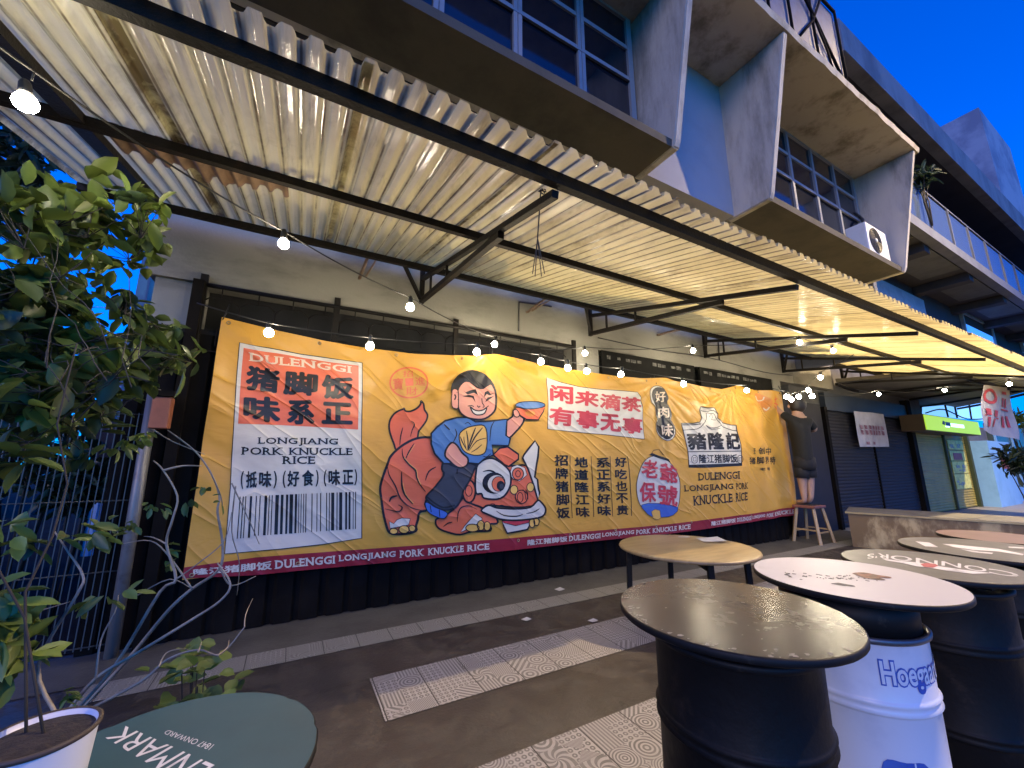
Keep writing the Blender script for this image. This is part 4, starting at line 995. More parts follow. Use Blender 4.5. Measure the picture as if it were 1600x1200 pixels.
# ------------------------------------------------------------ the orange banner
YB0 = 4.40
_tp = [atY(x, y, YB0) for x, y in ((345, 494), (420, 513), (500, 530), (578, 544), (650, 553), (740, 556), (775, 553), (805, 559), (850, 570), (900, 578), (960, 587), (1000, 591), (1040, 590), (1056, 595), (1094, 603), (1128, 608), (1153, 602), (1182, 609), (1216, 610), (1222, 612))]
TOPX = [(p.x, p.z) for p in _tp]
BX0, BX1, BZ = -.70, 8.80, .495
TOPX[0] = (BX0, TOPX[0][1]); TOPX[-1] = (BX1, TOPX[-1][1])
def top_z(x):
    for (a, za), (b, zb) in zip(TOPX[:-1], TOPX[1:]):
        if x <= b:
            u = max(0, (x - a) / (b - a)); return za * (1 - u) + zb * u
    return TOPX[-1][1]
HANG = [((-.68, 2.77), 4), ((2.11, 2.79), 9), ((5.05, 2.70), 11), ((7.0, 2.74), 11), ((8.7, 2.84), 6), ((.9, 2.62), 3)]
def relief(x, z):
    """depth of the folds in the cloth, towards the street"""
    g = .03 * noise.noise(Vector((x * .6, z * .8, 1.3))) + .010 * noise.noise(Vector((x * 1.9, z * 2.3, 7)))
    for (hx, hz), k in HANG:
        dx, dz = x - hx, hz - z; r = math.hypot(dx, dz)
        a = math.atan2(dx, dz + .02)
        w = min(1, r / .55) ** 2 * math.exp(-r / .9)
        g += .024 * w * math.sin(a * k * 1.6 + 3 * noise.noise(Vector((a * 2.2, hx, 0)))) 
    u = max(0, 1 - (x + .7) / 2.1)                     # slanting folds over the left panel
    g += .013 * u * math.sin(7.5 * (x * .9 + (z - 1.6) * 1.0) + 2.2 * noise.noise(Vector((x * 1.2, z * 1.2, 4)))) * min(1, max(0, (z - .5) * 1.2))
    e = max(0, (x - 7.0) / 1.8); g += .035 * e * math.sin(x * 9 + z * .8)
    return g
def relief_n(x, z, h=.008):
    return Vector(((relief(x + h, z) - relief(x - h, z)) / (-2 * h) * -1, -1, -(relief(x, z + h) - relief(x, z - h)) / (-2 * h))).normalized()
def cloth(x, z, ly=0): return (x, YB0 - relief(x, z) - ly, z)
def vinyl(name, c):
    if name in MC: return MC[name]
    m, nt, p, o = base_mat(name)
    tc = nd(nt, 'ShaderNodeUVMap').outputs[0]
    gr = ramp(nt, noise_t(nt, tc, 1.4, 7, .7), .5, .78); nt.links.new(mixc(nt, mth(nt, 'MULTIPLY', gr, .35), c, tuple(x * .55 + .01 for x in c)), p.inputs['Base Color']); p.inputs['Roughness'].default_value = .36; p.inputs['Specular IOR Level'].default_value = .32
    rot = nd(nt, 'ShaderNodeVectorRotate'); rot.inputs['Axis'].default_value = (0, 0, 1); rot.inputs['Angle'].default_value = R(38); nt.links.new(tc, rot.inputs['Vector'])
    n1 = noise_t(nt, vmul(nt, rot.outputs[0], (.55, 2.6, 1)), 1.1, 2, .5, .5); n2 = noise_t(nt, vmul(nt, tc, (1.5, 3., 1)), 2., 3, .5, .4)
    rid = mth(nt, 'POWER', mth(nt, 'SUBTRACT', 1., mth(nt, 'ABSOLUTE', mth(nt, 'MULTIPLY', mth(nt, 'SUBTRACT', n1, .5), 7.)), clamp=True), 4.)
    h = mth(nt, 'ADD', mth(nt, 'MULTIPLY', rid, .8), mth(nt, 'MULTIPLY', n2, 1.1))
    b = nd(nt, 'ShaderNodeBump'); b.inputs['Strength'].default_value = .7; b.inputs['Distance'].default_value = .012
    nt.links.new(h, b.inputs['Height']); nt.links.new(b.outputs[0], p.inputs['Normal'])
    MC[name] = m; return m
V = dict(orange=vinyl('orange_vinyl', (.60, .315, .048)), red=vinyl('red_print', (.64, .135, .06)), deep=vinyl('dark_red_print', (.24, .018, .03)), white=vinyl('white_print', (.58, .54, .46)),
         black=vinyl('black_print', (.014, .012, .012)), cream=vinyl('cream_print', (.66, .52, .38)), skin=vinyl('skin_print', (.62, .27, .19)), blue=vinyl('blue_shirt_print', (.07, .16, .36)),
         navy=vinyl('bright_blue_print', (.05, .12, .42)), slate=vinyl('slate_print', (.045, .045, .055)), yellow=vinyl('yellow_print', (.68, .40, .09)), sign=vinyl('crimson_print', (.46, .045, .06)), amber=vinyl('amber_print', (.60, .22, .05)))
KEYS = list(V)
class Art:
    def __init__(s): s.parts = {}
    def put(s, part, pts, faces, c, ly):
        s.parts.setdefault(part, []).append((pts, faces, KEYS.index(c), ly))
    def poly(s, part, px, c, ly, smooth=0, tf=None, line=0, lc='black', ll=None):
        if tf: px = [tf(*p) for p in px]
        if smooth: px = crom(px, True, smooth)
        t = tessellate_polygon([[Vector((a, -b, 0)) for a, b in px]])
        s.put(part, px, [tuple(i) for i in t], c, ly)
        if line: s.line(part, px, line, lc, ly + (.4 if ll is None else ll), closed=True)
    def line(s, part, px, w, c, ly, closed=False, tf=None, smooth=0, taper=False):
        if part in ('lion_picture', 'boy_picture') and c == 'black': w *= 1.25
        if tf: px = [tf(*p) for p in px]
        if smooth: px = crom(px, closed, smooth)
        n = len(px); vs = []; ks = []
        for i in range(n):
            a = px[(i - 1) % n] if closed or i else px[0]; b = px[(i + 1) % n] if closed or i < n - 1 else px[-1]
            dx, dy = b[0] - a[0], b[1] - a[1]; l = math.hypot(dx, dy) or 1
            h = w / 2 * ((math.sin(math.pi * (i + .4) / (n + .2)) * .8 + .25) if taper else 1)
            vs += [(px[i][0] - dy / l * h, px[i][1] + dx / l * h), (px[i][0] + dy / l * h, px[i][1] - dx / l * h)]
        fs = [(2 * i, 2 * ((i + 1) % n), 2 * ((i + 1) % n) + 1, 2 * i + 1) for i in range(n if closed else n - 1)]
        s.put(part, vs, fs, c, ly)
    def text(s, part, word, quad, c, ly, bold=.03, sf=False):
        v, f, lv = serif(word, bold) if sf else glyphs(word, bold)
        q = quad_map(v, quad)
        for k in sorted(set(lv)): s.put(part, q, [f[i] for i in range(len(f)) if lv[i] == k], c, ly + k)
    def oval(s, part, cx, cy, rx, ry, c, ly, tf=None, line=0, n=20, rot=0):
        s.poly(part, [(cx + rx * math.cos(a) * math.cos(rot) - ry * math.sin(a) * math.sin(rot), cy + rx * math.cos(a) * math.sin(rot) + ry * math.sin(a) * math.cos(rot)) for a in [k * 6.28319 / n for k in range(n)]], c, ly, 0, tf, line)
    def build(s, parent):
        for part, items in s.parts.items():
            bm = bmesh.new(); lay = bm.verts.layers.float.new('ly'); used = sorted({c for _, _, c, _ in items})
            for pts, faces, c, ly in items:
                vs = []
                for a, b in pts:
                    p = atY(a, b, YB0); v = bm.verts.new((p.x, 0, p.z)); v[lay] = ly; vs.append(v)
                for f in faces:
                    if len(set(f)) < 3: continue
                    try: q = bm.faces.new([vs[i] for i in f]); q.material_index = used.index(c)
                    except ValueError: pass
            G = .045
            x0, x1 = min(v.co.x for v in bm.verts), max(v.co.x for v in bm.verts); z0, z1 = min(v.co.z for v in bm.verts), max(v.co.z for v in bm.verts)
            for lo, hi, no in ((x0, x1, (1, 0, 0)), (z0, z1, (0, 0, 1))):
                k = math.ceil(lo / G)
                while k * G < hi:
                    bmesh.ops.bisect_plane(bm, geom=bm.verts[:] + bm.edges[:] + bm.faces[:], dist=1e-6, plane_co=Vector(no) * (k * G), plane_no=no); k += 1
            finish(bm, part, [V[KEYS[c]] for c in used], parent, lay)
def finish(bm, name, mats, parent, lay=None):
    off = Vector(parent.location) if parent else Vector()
    uv = bm.loops.layers.uv.new('UVMap'); co = []
    for v in bm.verts:
        x, z = v.co.x, v.co.z; co.append((x, z)); ly = (min(v[lay], 3) * .0030 + max(0, v[lay] - 3) * .0012 + .004) if lay else 0
        v.co = Vector(cloth(x, z, ly)) - off
    bm.verts.index_update()
    for f in bm.faces:
        f.smooth = True
        for l in f.loops: l[uv].uv = co[l.vert.index]
        f.normal_update()
        if f.normal.y > 0: f.normal_flip()
    me = bpy.data.meshes.new(name); bm.to_mesh(me); bm.free()
    for m in mats: me.materials.append(m)
    me.normals_split_custom_set_from_vertices([relief_n(x, z) for x, z in co])
    o = bpy.data.objects.new(name, me); col.objects.link(o)
    if parent: o.parent = parent
    return o
banner = thing('banner', 'long orange printed banner with a boy riding a red lion, hung on the black hoarding', 'banner', (4.0, 4.4, .5))
bm = bmesh.new(); nx, nz = 260, 60; gv = []
for i in range(nx + 1):
    x = BX0 + (BX1 - BX0) * i / nx; t = top_z(x); bz = BZ + .012 * noise.noise(Vector((x * 1.5, 0, 9)))
    for j in range(nz + 1): gv.append(bm.verts.new((x + (.05 * math.sin((j / nz) * 5) * max(0, (x - 8.2)) if x > 8.2 else 0), 0, bz + (t - bz) * j / nz)))
for i in range(nx):
    for j in range(nz): bm.faces.new([gv[i * (nz + 1) + j], gv[(i + 1) * (nz + 1) + j], gv[(i + 1) * (nz + 1) + j + 1], gv[i * (nz + 1) + j + 1]])
finish(bm, 'cloth', [V['orange']], banner)
A = Art()
# red band along the foot with its lettering
def band(t, y):      # photo row of the band's top / foot at column x
    return y
bt = [(288, 886.5), (400, 871), (600, 856), (800, 840.5), (1000, 823.5), (1077, 815), (1192, 800), (1250, 790)]
bb = [(284.5, 904), (400, 898.5), (600, 879.5), (800, 859.5), (1000, 838.5), (1077, 830), (1192, 812.5), (1250, 803)]
A.put('border_band', bt + bb, [(i, i + 1, len(bt) + i + 1, len(bt) + i) for i in range(len(bt) - 1)], 'deep', 0)
def along_band(x, f):
    def it(L):
        for (a, ya), (b, yb) in zip(L[:-1], L[1:]):
            if x <= b or b == L[-1][0]: u = (x - a) / (b - a); return ya * (1 - u) + yb * u
    a, b = it(bt), it(bb); return a + (b - a) * f
def band_text(word, x0, x1, sf, b=.03):
    A.text('border_lettering', word, [(x0, along_band(x0, .26)), (x1, along_band(x1, .26)), (x1, along_band(x1, .76)), (x0, along_band(x0, .76))], 'white', 1, b, sf)
band_text('隆江猪脚饭', 302, 425, False); band_text('DULENGGI', 429, 524, True); band_text('LONGJIANG', 529, 618, True); band_text('PORK', 624, 662, True); band_text('KNUCKLE', 668, 724, True); band_text('RICE', 729, 764, True)
band_text('隆江猪脚饭', 824, 887, False); band_text('DULENGGI', 889, 939, True); band_text('LONGJIANG', 941, 991, True); band_text('PORK', 994, 1016, True); band_text('KNUCKLE', 1019, 1056, True); band_text('RICE', 1059, 1078, True)
band_text('隆江猪脚饭', 1110, 1148, False); band_text('DULENGGI', 1150, 1172, True); band_text('LONGJIANG', 1173.5, 1195, True); band_text('PORK', 1197, 1207, True); band_text('KNUCKLE', 1209, 1238, True); band_text('RICE', 1240, 1249, True)
# left label panel
A.poly('label_panel', [(374, 534.5), (420, 543), (470, 553.5), (520, 560.5), (566, 567), (565.5, 650), (565.5, 841), (505, 851), (440, 858), (351, 865.5), (360, 760), (366, 650)], 'white', 0, line=1.4)
A.poly('label_panel', [(380.5, 543), (430, 551), (480, 560.5), (520, 567), (560, 571.5), (560, 671), (500, 667.5), (430, 664), (372, 662), (377, 590)], 'red', 1)
z4 = lambda x, y: (340 + x / 6.667, 520 + y / 6.667); z5 = lambda x, y: (340 + x / 6.667, 700 + y / 6.667)
def zq(tf, a, b, c, d): return [tf(*a), tf(*b), tf(*c), tf(*d)]
A.text('label_lettering', 'DULENGGI', zq(z4, (322, 200), (1395, 352), (1395, 425), (325, 292)), 'cream', 2, .02, True)
for w, q in (('猪', ((310, 335), (655, 385), (640, 635), (285, 600))), ('脚', ((690, 385), (1050, 430), (1040, 660), (680, 645))), ('饭', ((1085, 435), (1420, 470), (1415, 695), (1080, 690))), ('味', ((275, 650), (655, 680), (655, 945), (265, 905))), ('系', ((730, 680), (1010, 700), (1010, 965), (720, 950))), ('正', ((1090, 715), (1400, 735), (1410, 955), (1080, 950)))):
    A.text('label_lettering', w, zq(z4, *q), 'black', 2, .042)
A.text('label_lettering', 'LONGJIANG', zq(z4, (418, 1088), (1255, 1100), (1255, 1182), (415, 1175)), 'black', 1.5, .018, True)
A.text('label_lettering', 'PORK', zq(z5, (248, -12), (680, -4), (680, 72), (245, 70)), 'black', 1.5, .018, True); A.text('label_lettering', 'KNUCKLE', zq(z5, (740, -4), (1408, 0), (1408, 74), (740, 72)), 'black', 1.5, .018, True)
A.text('label_lettering', 'RICE', zq(z5, (672, 84), (1018, 84), (1018, 166), (670, 168)), 'black', 1.5, .02, True)
for w, q in (('(', ((245, 240), (278, 240), (268, 425), (240, 425))), ('抵', ((300, 240), (415, 240), (410, 415), (295, 415))), ('味', ((435, 240), (565, 240), (560, 410), (430, 410))), (')', ((585, 240), (620, 238), (615, 420), (580, 420))), ('(', ((680, 238), (712, 236), (708, 415), (676, 415))), ('好', ((728, 236), (855, 232), (850, 402), (724, 405))), ('食', ((880, 230), (1005, 226), (1005, 395), (880, 400))), (')', ((1025, 230), (1056, 228), (1052, 402), (1020, 402))), ('(', ((1108, 228), (1138, 226), (1134, 400), (1104, 400))), ('味', ((1155, 226), (1278, 222), (1278, 390), (1155, 392))), ('正', ((1300, 228), (1415, 226), (1415, 378), (1300, 380))), (')', ((1428, 222), (1456, 220), (1452, 388), (1424, 388)))):
    A.text('label_lettering', w, zq(z5, *q), 'black', 1.5, .03)
for x, w in ((235, 9), (268, 10), (295, 9), (350, 23), (405, 9), (445, 9), (505, 28), (540, 9), (570, 9), (622, 36), (674, 28), (725, 22), (770, 36), (818, 22), (848, 7), (872, 7), (898, 7), (922, 9), (985, 9), (1037, 7), (1075, 9), (1137, 9), (1165, 9), (1200, 32), (1245, 10), (1283, 32), (1340, 20), (1375, 20), (1413, 7), (1438, 9)):
    u = (x - 235) / 1200; yt = 505 - 50 * u; yb = (945 if u < .1 else 930) - 85 * u; xb = x - 32 * (1 - u) ** 2
    A.put('barcode', [z5(x - w / 2, yt), z5(x + w / 2, yt), z5(xb + w / 2, yb), z5(xb - w / 2, yb)], [(0, 1, 2, 3)], 'black', 1.5)
# coin seal
zA = lambda x, y: (580 + x / 5.714, 560 + y / 5.714)
ring = [(336 + 168 * math.cos(a), 218 + 134 * math.sin(a)) for a in [k * 6.2832 / 40 for k in range(40)]]
A.line('coin_seal', ring, 2.6, 'red', 0, True, zA); A.poly('coin_seal', [(300, 180), (372, 178), (374, 246), (304, 250)], 'red', 0, 0, zA)
for w, q in (('招', ((280, 112), (372, 108), (372, 165), (280, 168))), ('進', ((388, 168), (478, 168), (482, 244), (390, 244))), ('財', ((308, 258), (410, 258), (410, 326), (308, 330))), ('寶', ((192, 178), (284, 175), (284, 282), (192, 285)))): A.text('coin_seal', w, zq(zA, *q), 'red', .2, .012)
# lion
L = 'lion_picture'; W = 2.3
A.poly(L, [(225, 818), (200, 760), (170, 680), (158, 610), (168, 550), (200, 500), (240, 470), (280, 455), (290, 446), (302, 470), (345, 474), (400, 450), (436, 410), (440, 382), (462, 410), (468, 460), (495, 505), (485, 560), (440, 625), (420, 655), (412, 712), (400, 760), (300, 800)], 'red', 0, 3, zA, W)
A.poly(L, [(225, 818), (300, 762), (400, 716), (520, 706), (580, 760), (640, 900), (640, 1050), (560, 1160), (510, 1225), (480, 1300), (500, 1352), (432, 1372), (415, 1440), (398, 1500), (402, 1535), (340, 1560), (240, 1570), (165, 1556), (135, 1490), (108, 1380), (93, 1270), (80, 1170), (98, 1080), (150, 935), (170, 880)], 'red', 1, 3, zA, W * 1.3)
A.poly(L, [(575, 1440), (610, 1420), (690, 1380), (770, 1310), (830, 1230), (940, 1230), (1050, 1300), (1122, 1442), (1112, 1474), (1055, 1480), (1062, 1536), (900, 1545), (790, 1572), (700, 1556), (615, 1525), (578, 1488)], 'red', 1, 3, zA, W)
A.poly(L, [(815, 1120), (850, 1050), (900, 990), (940, 950), (1100, 900), (1230, 960), (1400, 960), (1450, 1110), (1486, 1260), (1470, 1310), (1300, 1330), (1050, 1310), (1000, 1335), (960, 1320), (880, 1290), (825, 1240)], 'red', 2, 3, zA, W)
A.poly(L, [(1082, 862), (1140, 802), (1210, 788), (1312, 856), (1312, 900), (1222, 965), (1180, 948)], 'red', 3, 0, zA, W)
A.poly(L, [(1350, 890), (1362, 860), (1405, 800), (1455, 735), (1490, 790), (1484, 870), (1472, 950), (1458, 1060), (1482, 1080), (1492, 1165), (1502, 1200), (1486, 1260), (1452, 1140), (1400, 990)], 'white', 2.5, 0, zA, W)
A.poly(L, [(978, 1358), (1040, 1310), (1110, 1332), (1200, 1340), (1300, 1342), (1420, 1328), (1482, 1270), (1512, 1280), (1555, 1344), (1522, 1412), (1380, 1438), (1250, 1444), (1140, 1432), (1050, 1396)], 'white', 4, 3, zA, W)
A.poly(L, [(1165, 1452), (1280, 1470), (1432, 1440), (1392, 1526), (1300, 1545), (1210, 1560), (1182, 1506)], 'white', 2, 0, zA, W); A.poly(L, [(1160, 1450), (1432, 1438), (1420, 1460), (1285, 1492), (1180, 1466)], 'sign', 3, 0, zA, .8)
A.poly(L, [(945, 950), (1000, 906), (1070, 892), (1142, 926), (1222, 996), (1242, 1066), (1232, 1146), (1182, 1226), (1112, 1256), (1002, 1246), (980, 1206), (935, 1206), (924, 1126), (930, 1020)], 'white', 4, 3, zA, W)
A.oval(L, 1090, 1112, 104, 96, 'black', 5, zA); A.oval(L, 1112, 1120, 78, 78, 'white', 6, zA); A.oval(L, 1128, 1120, 58, 66, 'red', 7, zA, 1); A.oval(L, 1148, 1136, 36, 44, 'black', 8, zA); A.oval(L, 1156, 1142, 18, 24, 'slate', 9, zA)
A.line(L, [(990, 1010), (1040, 1000), (1080, 1010), (1110, 1030), (1150, 1036)], 2.2, 'black', 6.5, False, zA, 3, True)
A.poly(L, [(1230, 1030), (1250, 970), (1300, 950), (1370, 975), (1390, 1040), (1350, 1075), (1320, 1095), (1260, 1075)], 'white', 4, 0, zA, .8); A.oval(L, 1306, 1030, 52, 54, 'red', 5, zA, 1.2); A.oval(L, 1306, 1030, 22, 28, 'red', 6.5, zA, 1)
A.oval(L, 868, 1186, 58, 100, 'red', 4, zA, W); A.oval(L, 866, 1182, 30, 48, 'red', 5.5, zA, 1)
A.oval(L, 1270, 1172, 34, 40, 'yellow', 5, zA, 1); A.oval(L, 1420, 1150, 32, 40, 'yellow', 5, zA, 1); A.oval(L, 1338, 1236, 56, 60, 'red', 4.5, zA, 1.2); A.oval(L, 1326, 1240, 26, 44, 'red', 5.6, zA, 1); A.line(L, [(1350, 1170), (1372, 1200), (1378, 1260)], 1, 'black', 6, False, zA); A.line(L, [(1378, 1172), (1395, 1205), (1396, 1255)], 1, 'black', 6, False, zA)
for p in ((160, 1456), (200, 1476), (230, 1440), (272, 1424), (346, 1430), (332, 1486), (170, 1518)), ((795, 1552), (830, 1496), (880, 1440), (930, 1386), (986, 1426), (980, 1456), (900, 1500)): A.poly(L, list(p), 'white', 3, 0, zA, .8)
for cx, cy, rx, ry in ((200, 1542, 36, 26), (292, 1526, 46, 34), (362, 1516, 30, 28), (900, 1512, 60, 34), (975, 1490, 32, 44), (1030, 1496, 30, 40), (1432, 1470, 26, 40), (1472, 1456, 24, 36)): A.oval(L, cx, cy, rx, ry, 'yellow', 4.2, zA, 1.2)
for p, w in (([(272, 806), (282, 880), (340, 950), (395, 1000), (405, 1060), (430, 1120), (480, 1188)], 2.4), ([(380, 758), (335, 830), (305, 895)], 1.6), ([(270, 1010), (272, 1130), (300, 1220), (370, 1300)], 2.2), ([(145, 960), (160, 1040), (215, 1140), (260, 1250), (350, 1330), (470, 1360)], 1.8), ([(480, 1090), (510, 1010), (575, 968)], 1.6), ([(160, 1280), (180, 1240), (230, 1226)], 2.4), ([(120, 1342), (200, 1360), (250, 1365), (275, 1330), (240, 1306)], 1.6), ([(765, 1460), (770, 1390), (800, 1330), (870, 1316), (940, 1346)], 1.4), ([(250, 780), (255, 700), (275, 620)], 1.4), ([(345, 700), (360, 640), (380, 590), (350, 560)], 1.4), ([(640, 1500), (680, 1470), (720, 1460)], 1.4), ([(1110, 1360), (1180, 1400), (1290, 1408), (1350, 1390)], 1.6), ([(1380, 1384), (1450, 1370), (1500, 1340)], 1.4), ([(1040, 1312), (1080, 1296), (1120, 1318), (1160, 1308), (1200, 1326)], 1.2)): A.line(L, p, w, 'black', 5.2, False, zA, 3, True)
for p, w in (([(292, 885), (345, 945), (402, 995), (412, 1060), (440, 1125)], .9), ([(282, 1110), (305, 1210), (375, 1292)], .8), ([(322, 870), (388, 768)], .7)): A.line(L, p, w, 'yellow', 6.2, False, zA, 3)
# boy
Bp = 'boy_picture'
A.poly(Bp, [(640, 925), (700, 950), (790, 975), (850, 930), (925, 958), (912, 992), (870, 1090), (815, 1180), (798, 1250), (742, 1332), (640, 1352), (560, 1320), (500, 1270), (486, 1230), (560, 1150), (640, 1040), (622, 990)], 'slate', 10, 3, zA, W)
A.poly(Bp, [(475, 1296), (500, 1285), (560, 1325), (660, 1366), (672, 1396), (640, 1428), (570, 1410), (500, 1366)], 'navy', 11, 3, zA, 1.2)
A.line(Bp, [(520, 1310), (530, 1370)], 1.1, 'black', 12, False, zA); A.line(Bp, [(600, 1350), (606, 1412)], 1.1, 'black', 12, False, zA)
A.line(Bp, [(486, 1230), (560, 1290), (640, 1330), (740, 1310)], 2.2, 'black', 11.5, False, zA, 3)
A.poly(Bp, [(1190, 700), (1185, 600), (1200, 556), (1255, 520), (1262, 466), (1290, 458), (1312, 510), (1352, 540), (1330, 600), (1280, 660), (1222, 712)], 'skin', 10, 2, zA, W)
A.poly(Bp, [(528, 672), (580, 615), (650, 560), (760, 530), (850, 530), (920, 568), (1000, 566), (1070, 560), (1202, 545), (1192, 690), (1232, 716), (1215, 782), (1070, 776), (1082, 862), (1000, 900), (950, 942), (860, 935), (640, 940), (560, 850), (530, 765)], 'blue', 11, 0, zA, W)
A.poly(Bp, [(770, 690), (822, 632), (905, 605), (1000, 604), (1026, 700), (1012, 832), (942, 866), (852, 850), (795, 800)], 'yellow', 12, 3, zA, 1.4)
for p, w in (([(848, 826), (850, 740), (835, 650)], 1.6), ([(850, 822), (880, 720), (920, 620)], 2.), ([(856, 822), (910, 710), (985, 620)], 1.8), ([(862, 826), (930, 740), (1020, 712)], 1.2), ([(880, 840), (930, 810), (980, 770)], 1.2), ([(840, 820), (800, 750), (780, 700)], 1.4), ([(840, 822), (815, 740), (812, 700)], 1.)): A.line(Bp, p, w, 'black', 13, False, zA, 3, True)
A.poly(Bp, [(650, 872), (660, 810), (705, 754), (750, 775), (800, 845), (852, 892), (846, 950), (792, 977), (738, 960), (690, 915)], 'skin', 12.5, 3, zA, W)
A.line(Bp, [(760, 985), (756, 1030)], 2, 'black', 12, False, zA)
for p, w in (([(640, 590), (690, 640)], 1.8), ([(735, 630), (750, 680), (720, 750)], 1.4), ([(1090, 560), (1060, 620), (1050, 740)], 1.2), ([(820, 590), (850, 575), (880, 600)], 1.), ([(1195, 565), (1186, 690)], .9), ([(985, 870), (1020, 880), (1060, 850)], 1.2)): A.line(Bp, p, w, 'black', 12.2, False, zA, 3, True)
A.poly(Bp, [(760, 300), (800, 225), (870, 200), (1000, 230), (1062, 235), (1096, 290), (1102, 400), (1084, 480), (1005, 540), (905, 546), (822, 520), (772, 450)], 'skin', 12, 3, zA, W)
A.poly(Bp, [(712, 290), (745, 278), (768, 300), (772, 440), (740, 448), (714, 425)], 'skin', 12.6, 2, zA, 1.3); A.line(Bp, [(735, 325), (748, 345), (738, 372)], 1.8, 'black', 14, False, zA, 2)
A.poly(Bp, [(700, 295), (710, 230), (760, 160), (820, 122), (892, 108), (980, 128), (1060, 190), (1096, 262), (1092, 292), (1062, 234), (992, 278), (930, 270), (870, 216), (800, 226), (764, 292), (742, 276), (716, 292), (716, 330)], 'black', 14, 2, zA)
A.poly(Bp, [(815, 292), (835, 306), (872, 290), (920, 278), (936, 335), (905, 312), (850, 326)], 'black', 13.5, 0, zA); A.poly(Bp, [(996, 352), (1005, 305), (1036, 290), (1058, 318), (1090, 312), (1050, 334), (1024, 322)], 'black', 13.5, 0, zA)
A.poly(Bp, [(808, 342), (860, 328), (900, 340), (915, 398), (888, 356), (850, 348)], 'black', 13.5, 0, zA); A.poly(Bp, [(1008, 392), (1030, 352), (1086, 340), (1052, 366), (1030, 380)], 'black', 13.5, 0, zA)
for p, w in (([(975, 360), (980, 400), (1000, 430), (985, 440)], 1.2), ([(932, 425), (945, 440), (960, 430)], 1.3), ([(850, 430), (880, 425), (900, 436)], 1.1), ([(1020, 440), (1040, 425)], 1.)): A.line(Bp, p, w, 'black', 13.5, False, zA, 2)
A.poly(Bp, [(868, 432), (900, 462), (950, 472), (995, 460), (1022, 440), (1010, 480), (985, 502), (930, 508), (892, 486)], 'white', 13.2, 2, zA, 1.6)
A.poly(Bp, [(1276, 440), (1290, 480), (1322, 515), (1362, 540), (1372, 548), (1484, 550), (1498, 520), (1522, 480), (1538, 430), (1400, 450)], 'red', 13.6, 0, zA, 1.4); A.oval(Bp, 1406, 420, 131, 34, 'blue', 14.6, zA, 1.3)
A.poly(Bp, [(1366, 480), (1440, 474), (1452, 505), (1410, 525), (1370, 510)], 'amber', 14.8, 3, zA)
A.poly(Bp, [(1258, 470), (1285, 460), (1310, 500), (1300, 525), (1270, 520)], 'skin', 15.4, 2, zA, 1.2)
# white slogan sign
z6 = lambda x, y: (840 + x / 8, 580 + y / 8)
A.poly('slogan_panel', [(115, 80), (300, 140), (520, 195), (800, 230), (1250, 262), (1282, 330), (1302, 500), (1330, 850), (900, 800), (500, 765), (125, 722)], 'white', 0, 0, z6, 1.0)
for w, q in (('闲', ((150, 165), (445, 190), (440, 425), (140, 370))), ('来', ((470, 235), (770, 265), (760, 460), (455, 410))), ('滴', ((775, 275), (1035, 300), (1030, 510), (770, 455))), ('茶', ((1040, 310), (1285, 335), (1290, 530), (1035, 480))), ('有', ((140, 435), (455, 470), (450, 700), (130, 660))), ('事', ((480, 475), (765, 510), (760, 745), (475, 700))), ('无', ((785, 525), (1010, 545), (1050, 770), (770, 740))), ('事', ((1055, 570), (1305, 590), (1310, 800), (1050, 770)))): A.text('slogan_panel', w, zq(z6, *q), 'sign', 1, .035)
# dark triple seal
z7 = lambda x, y: (990 + x / 6.154, 590 + y / 6.154)
seal = [(150, 160), (165, 105), (210, 80), (270, 92), (310, 140), (325, 200), (315, 255), (345, 300), (352, 370), (345, 410), (380, 470), (388, 540), (360, 595), (310, 608), (255, 580), (220, 520), (212, 450), (228, 400), (205, 350), (195, 280), (170, 240)]
A.poly('seal', seal, 'white', 0, 2, z7, .9)
cx_, cy_ = 270, 340
A.poly('seal', [(x + (cx_ - x) * .09 + (8 if y < 250 else 0), y + (cy_ - y) * .05) for x, y in seal], 'black', 1, 2, z7)
for w, q in (('好', ((195, 135), (300, 130), (305, 235), (200, 240))), ('肉', ((225, 285), (325, 280), (330, 385), (230, 390))), ('味', ((250, 450), (365, 445), (368, 560), (262, 570)))): A.text('seal', w, zq(z7, *q), 'cream', 2, .02)
# four columns of writing
z8 = lambda x, y: (800 + x / 4, 600 + y / 4)
for word, xa, xb, ya, yb, sk in (('招牌猪脚饭', 265, 352, 438, 848, 12), ('地道隆江味', 392, 478, 452, 842, 10), ('系正系好味', 528, 612, 455, 832, 8), ('好吃也不贵', 640, 716, 452, 828, 14)):
    h = (yb - ya) / 5
    for i, ch in enumerate(word):
        y0 = ya + h * i; s_ = sk * i / 4; A.text('column_lettering', ch, zq(z8, (xa + s_, y0 + 4), (xb + s_, y0 + 4), (xb + s_ + 3, y0 + h - 8), (xa + s_ + 3, y0 + h - 8)), 'black', 0, .03)
for p in (((365, 448), (370, 600), (380, 838)), ((498, 452), (508, 620), (514, 832)), ((612, 450), (620, 600), (632, 828)), ((722, 452), (740, 600), (750, 825))): A.line('column_lettering', list(p), 1.0, 'black', 0, False, z8, 4)
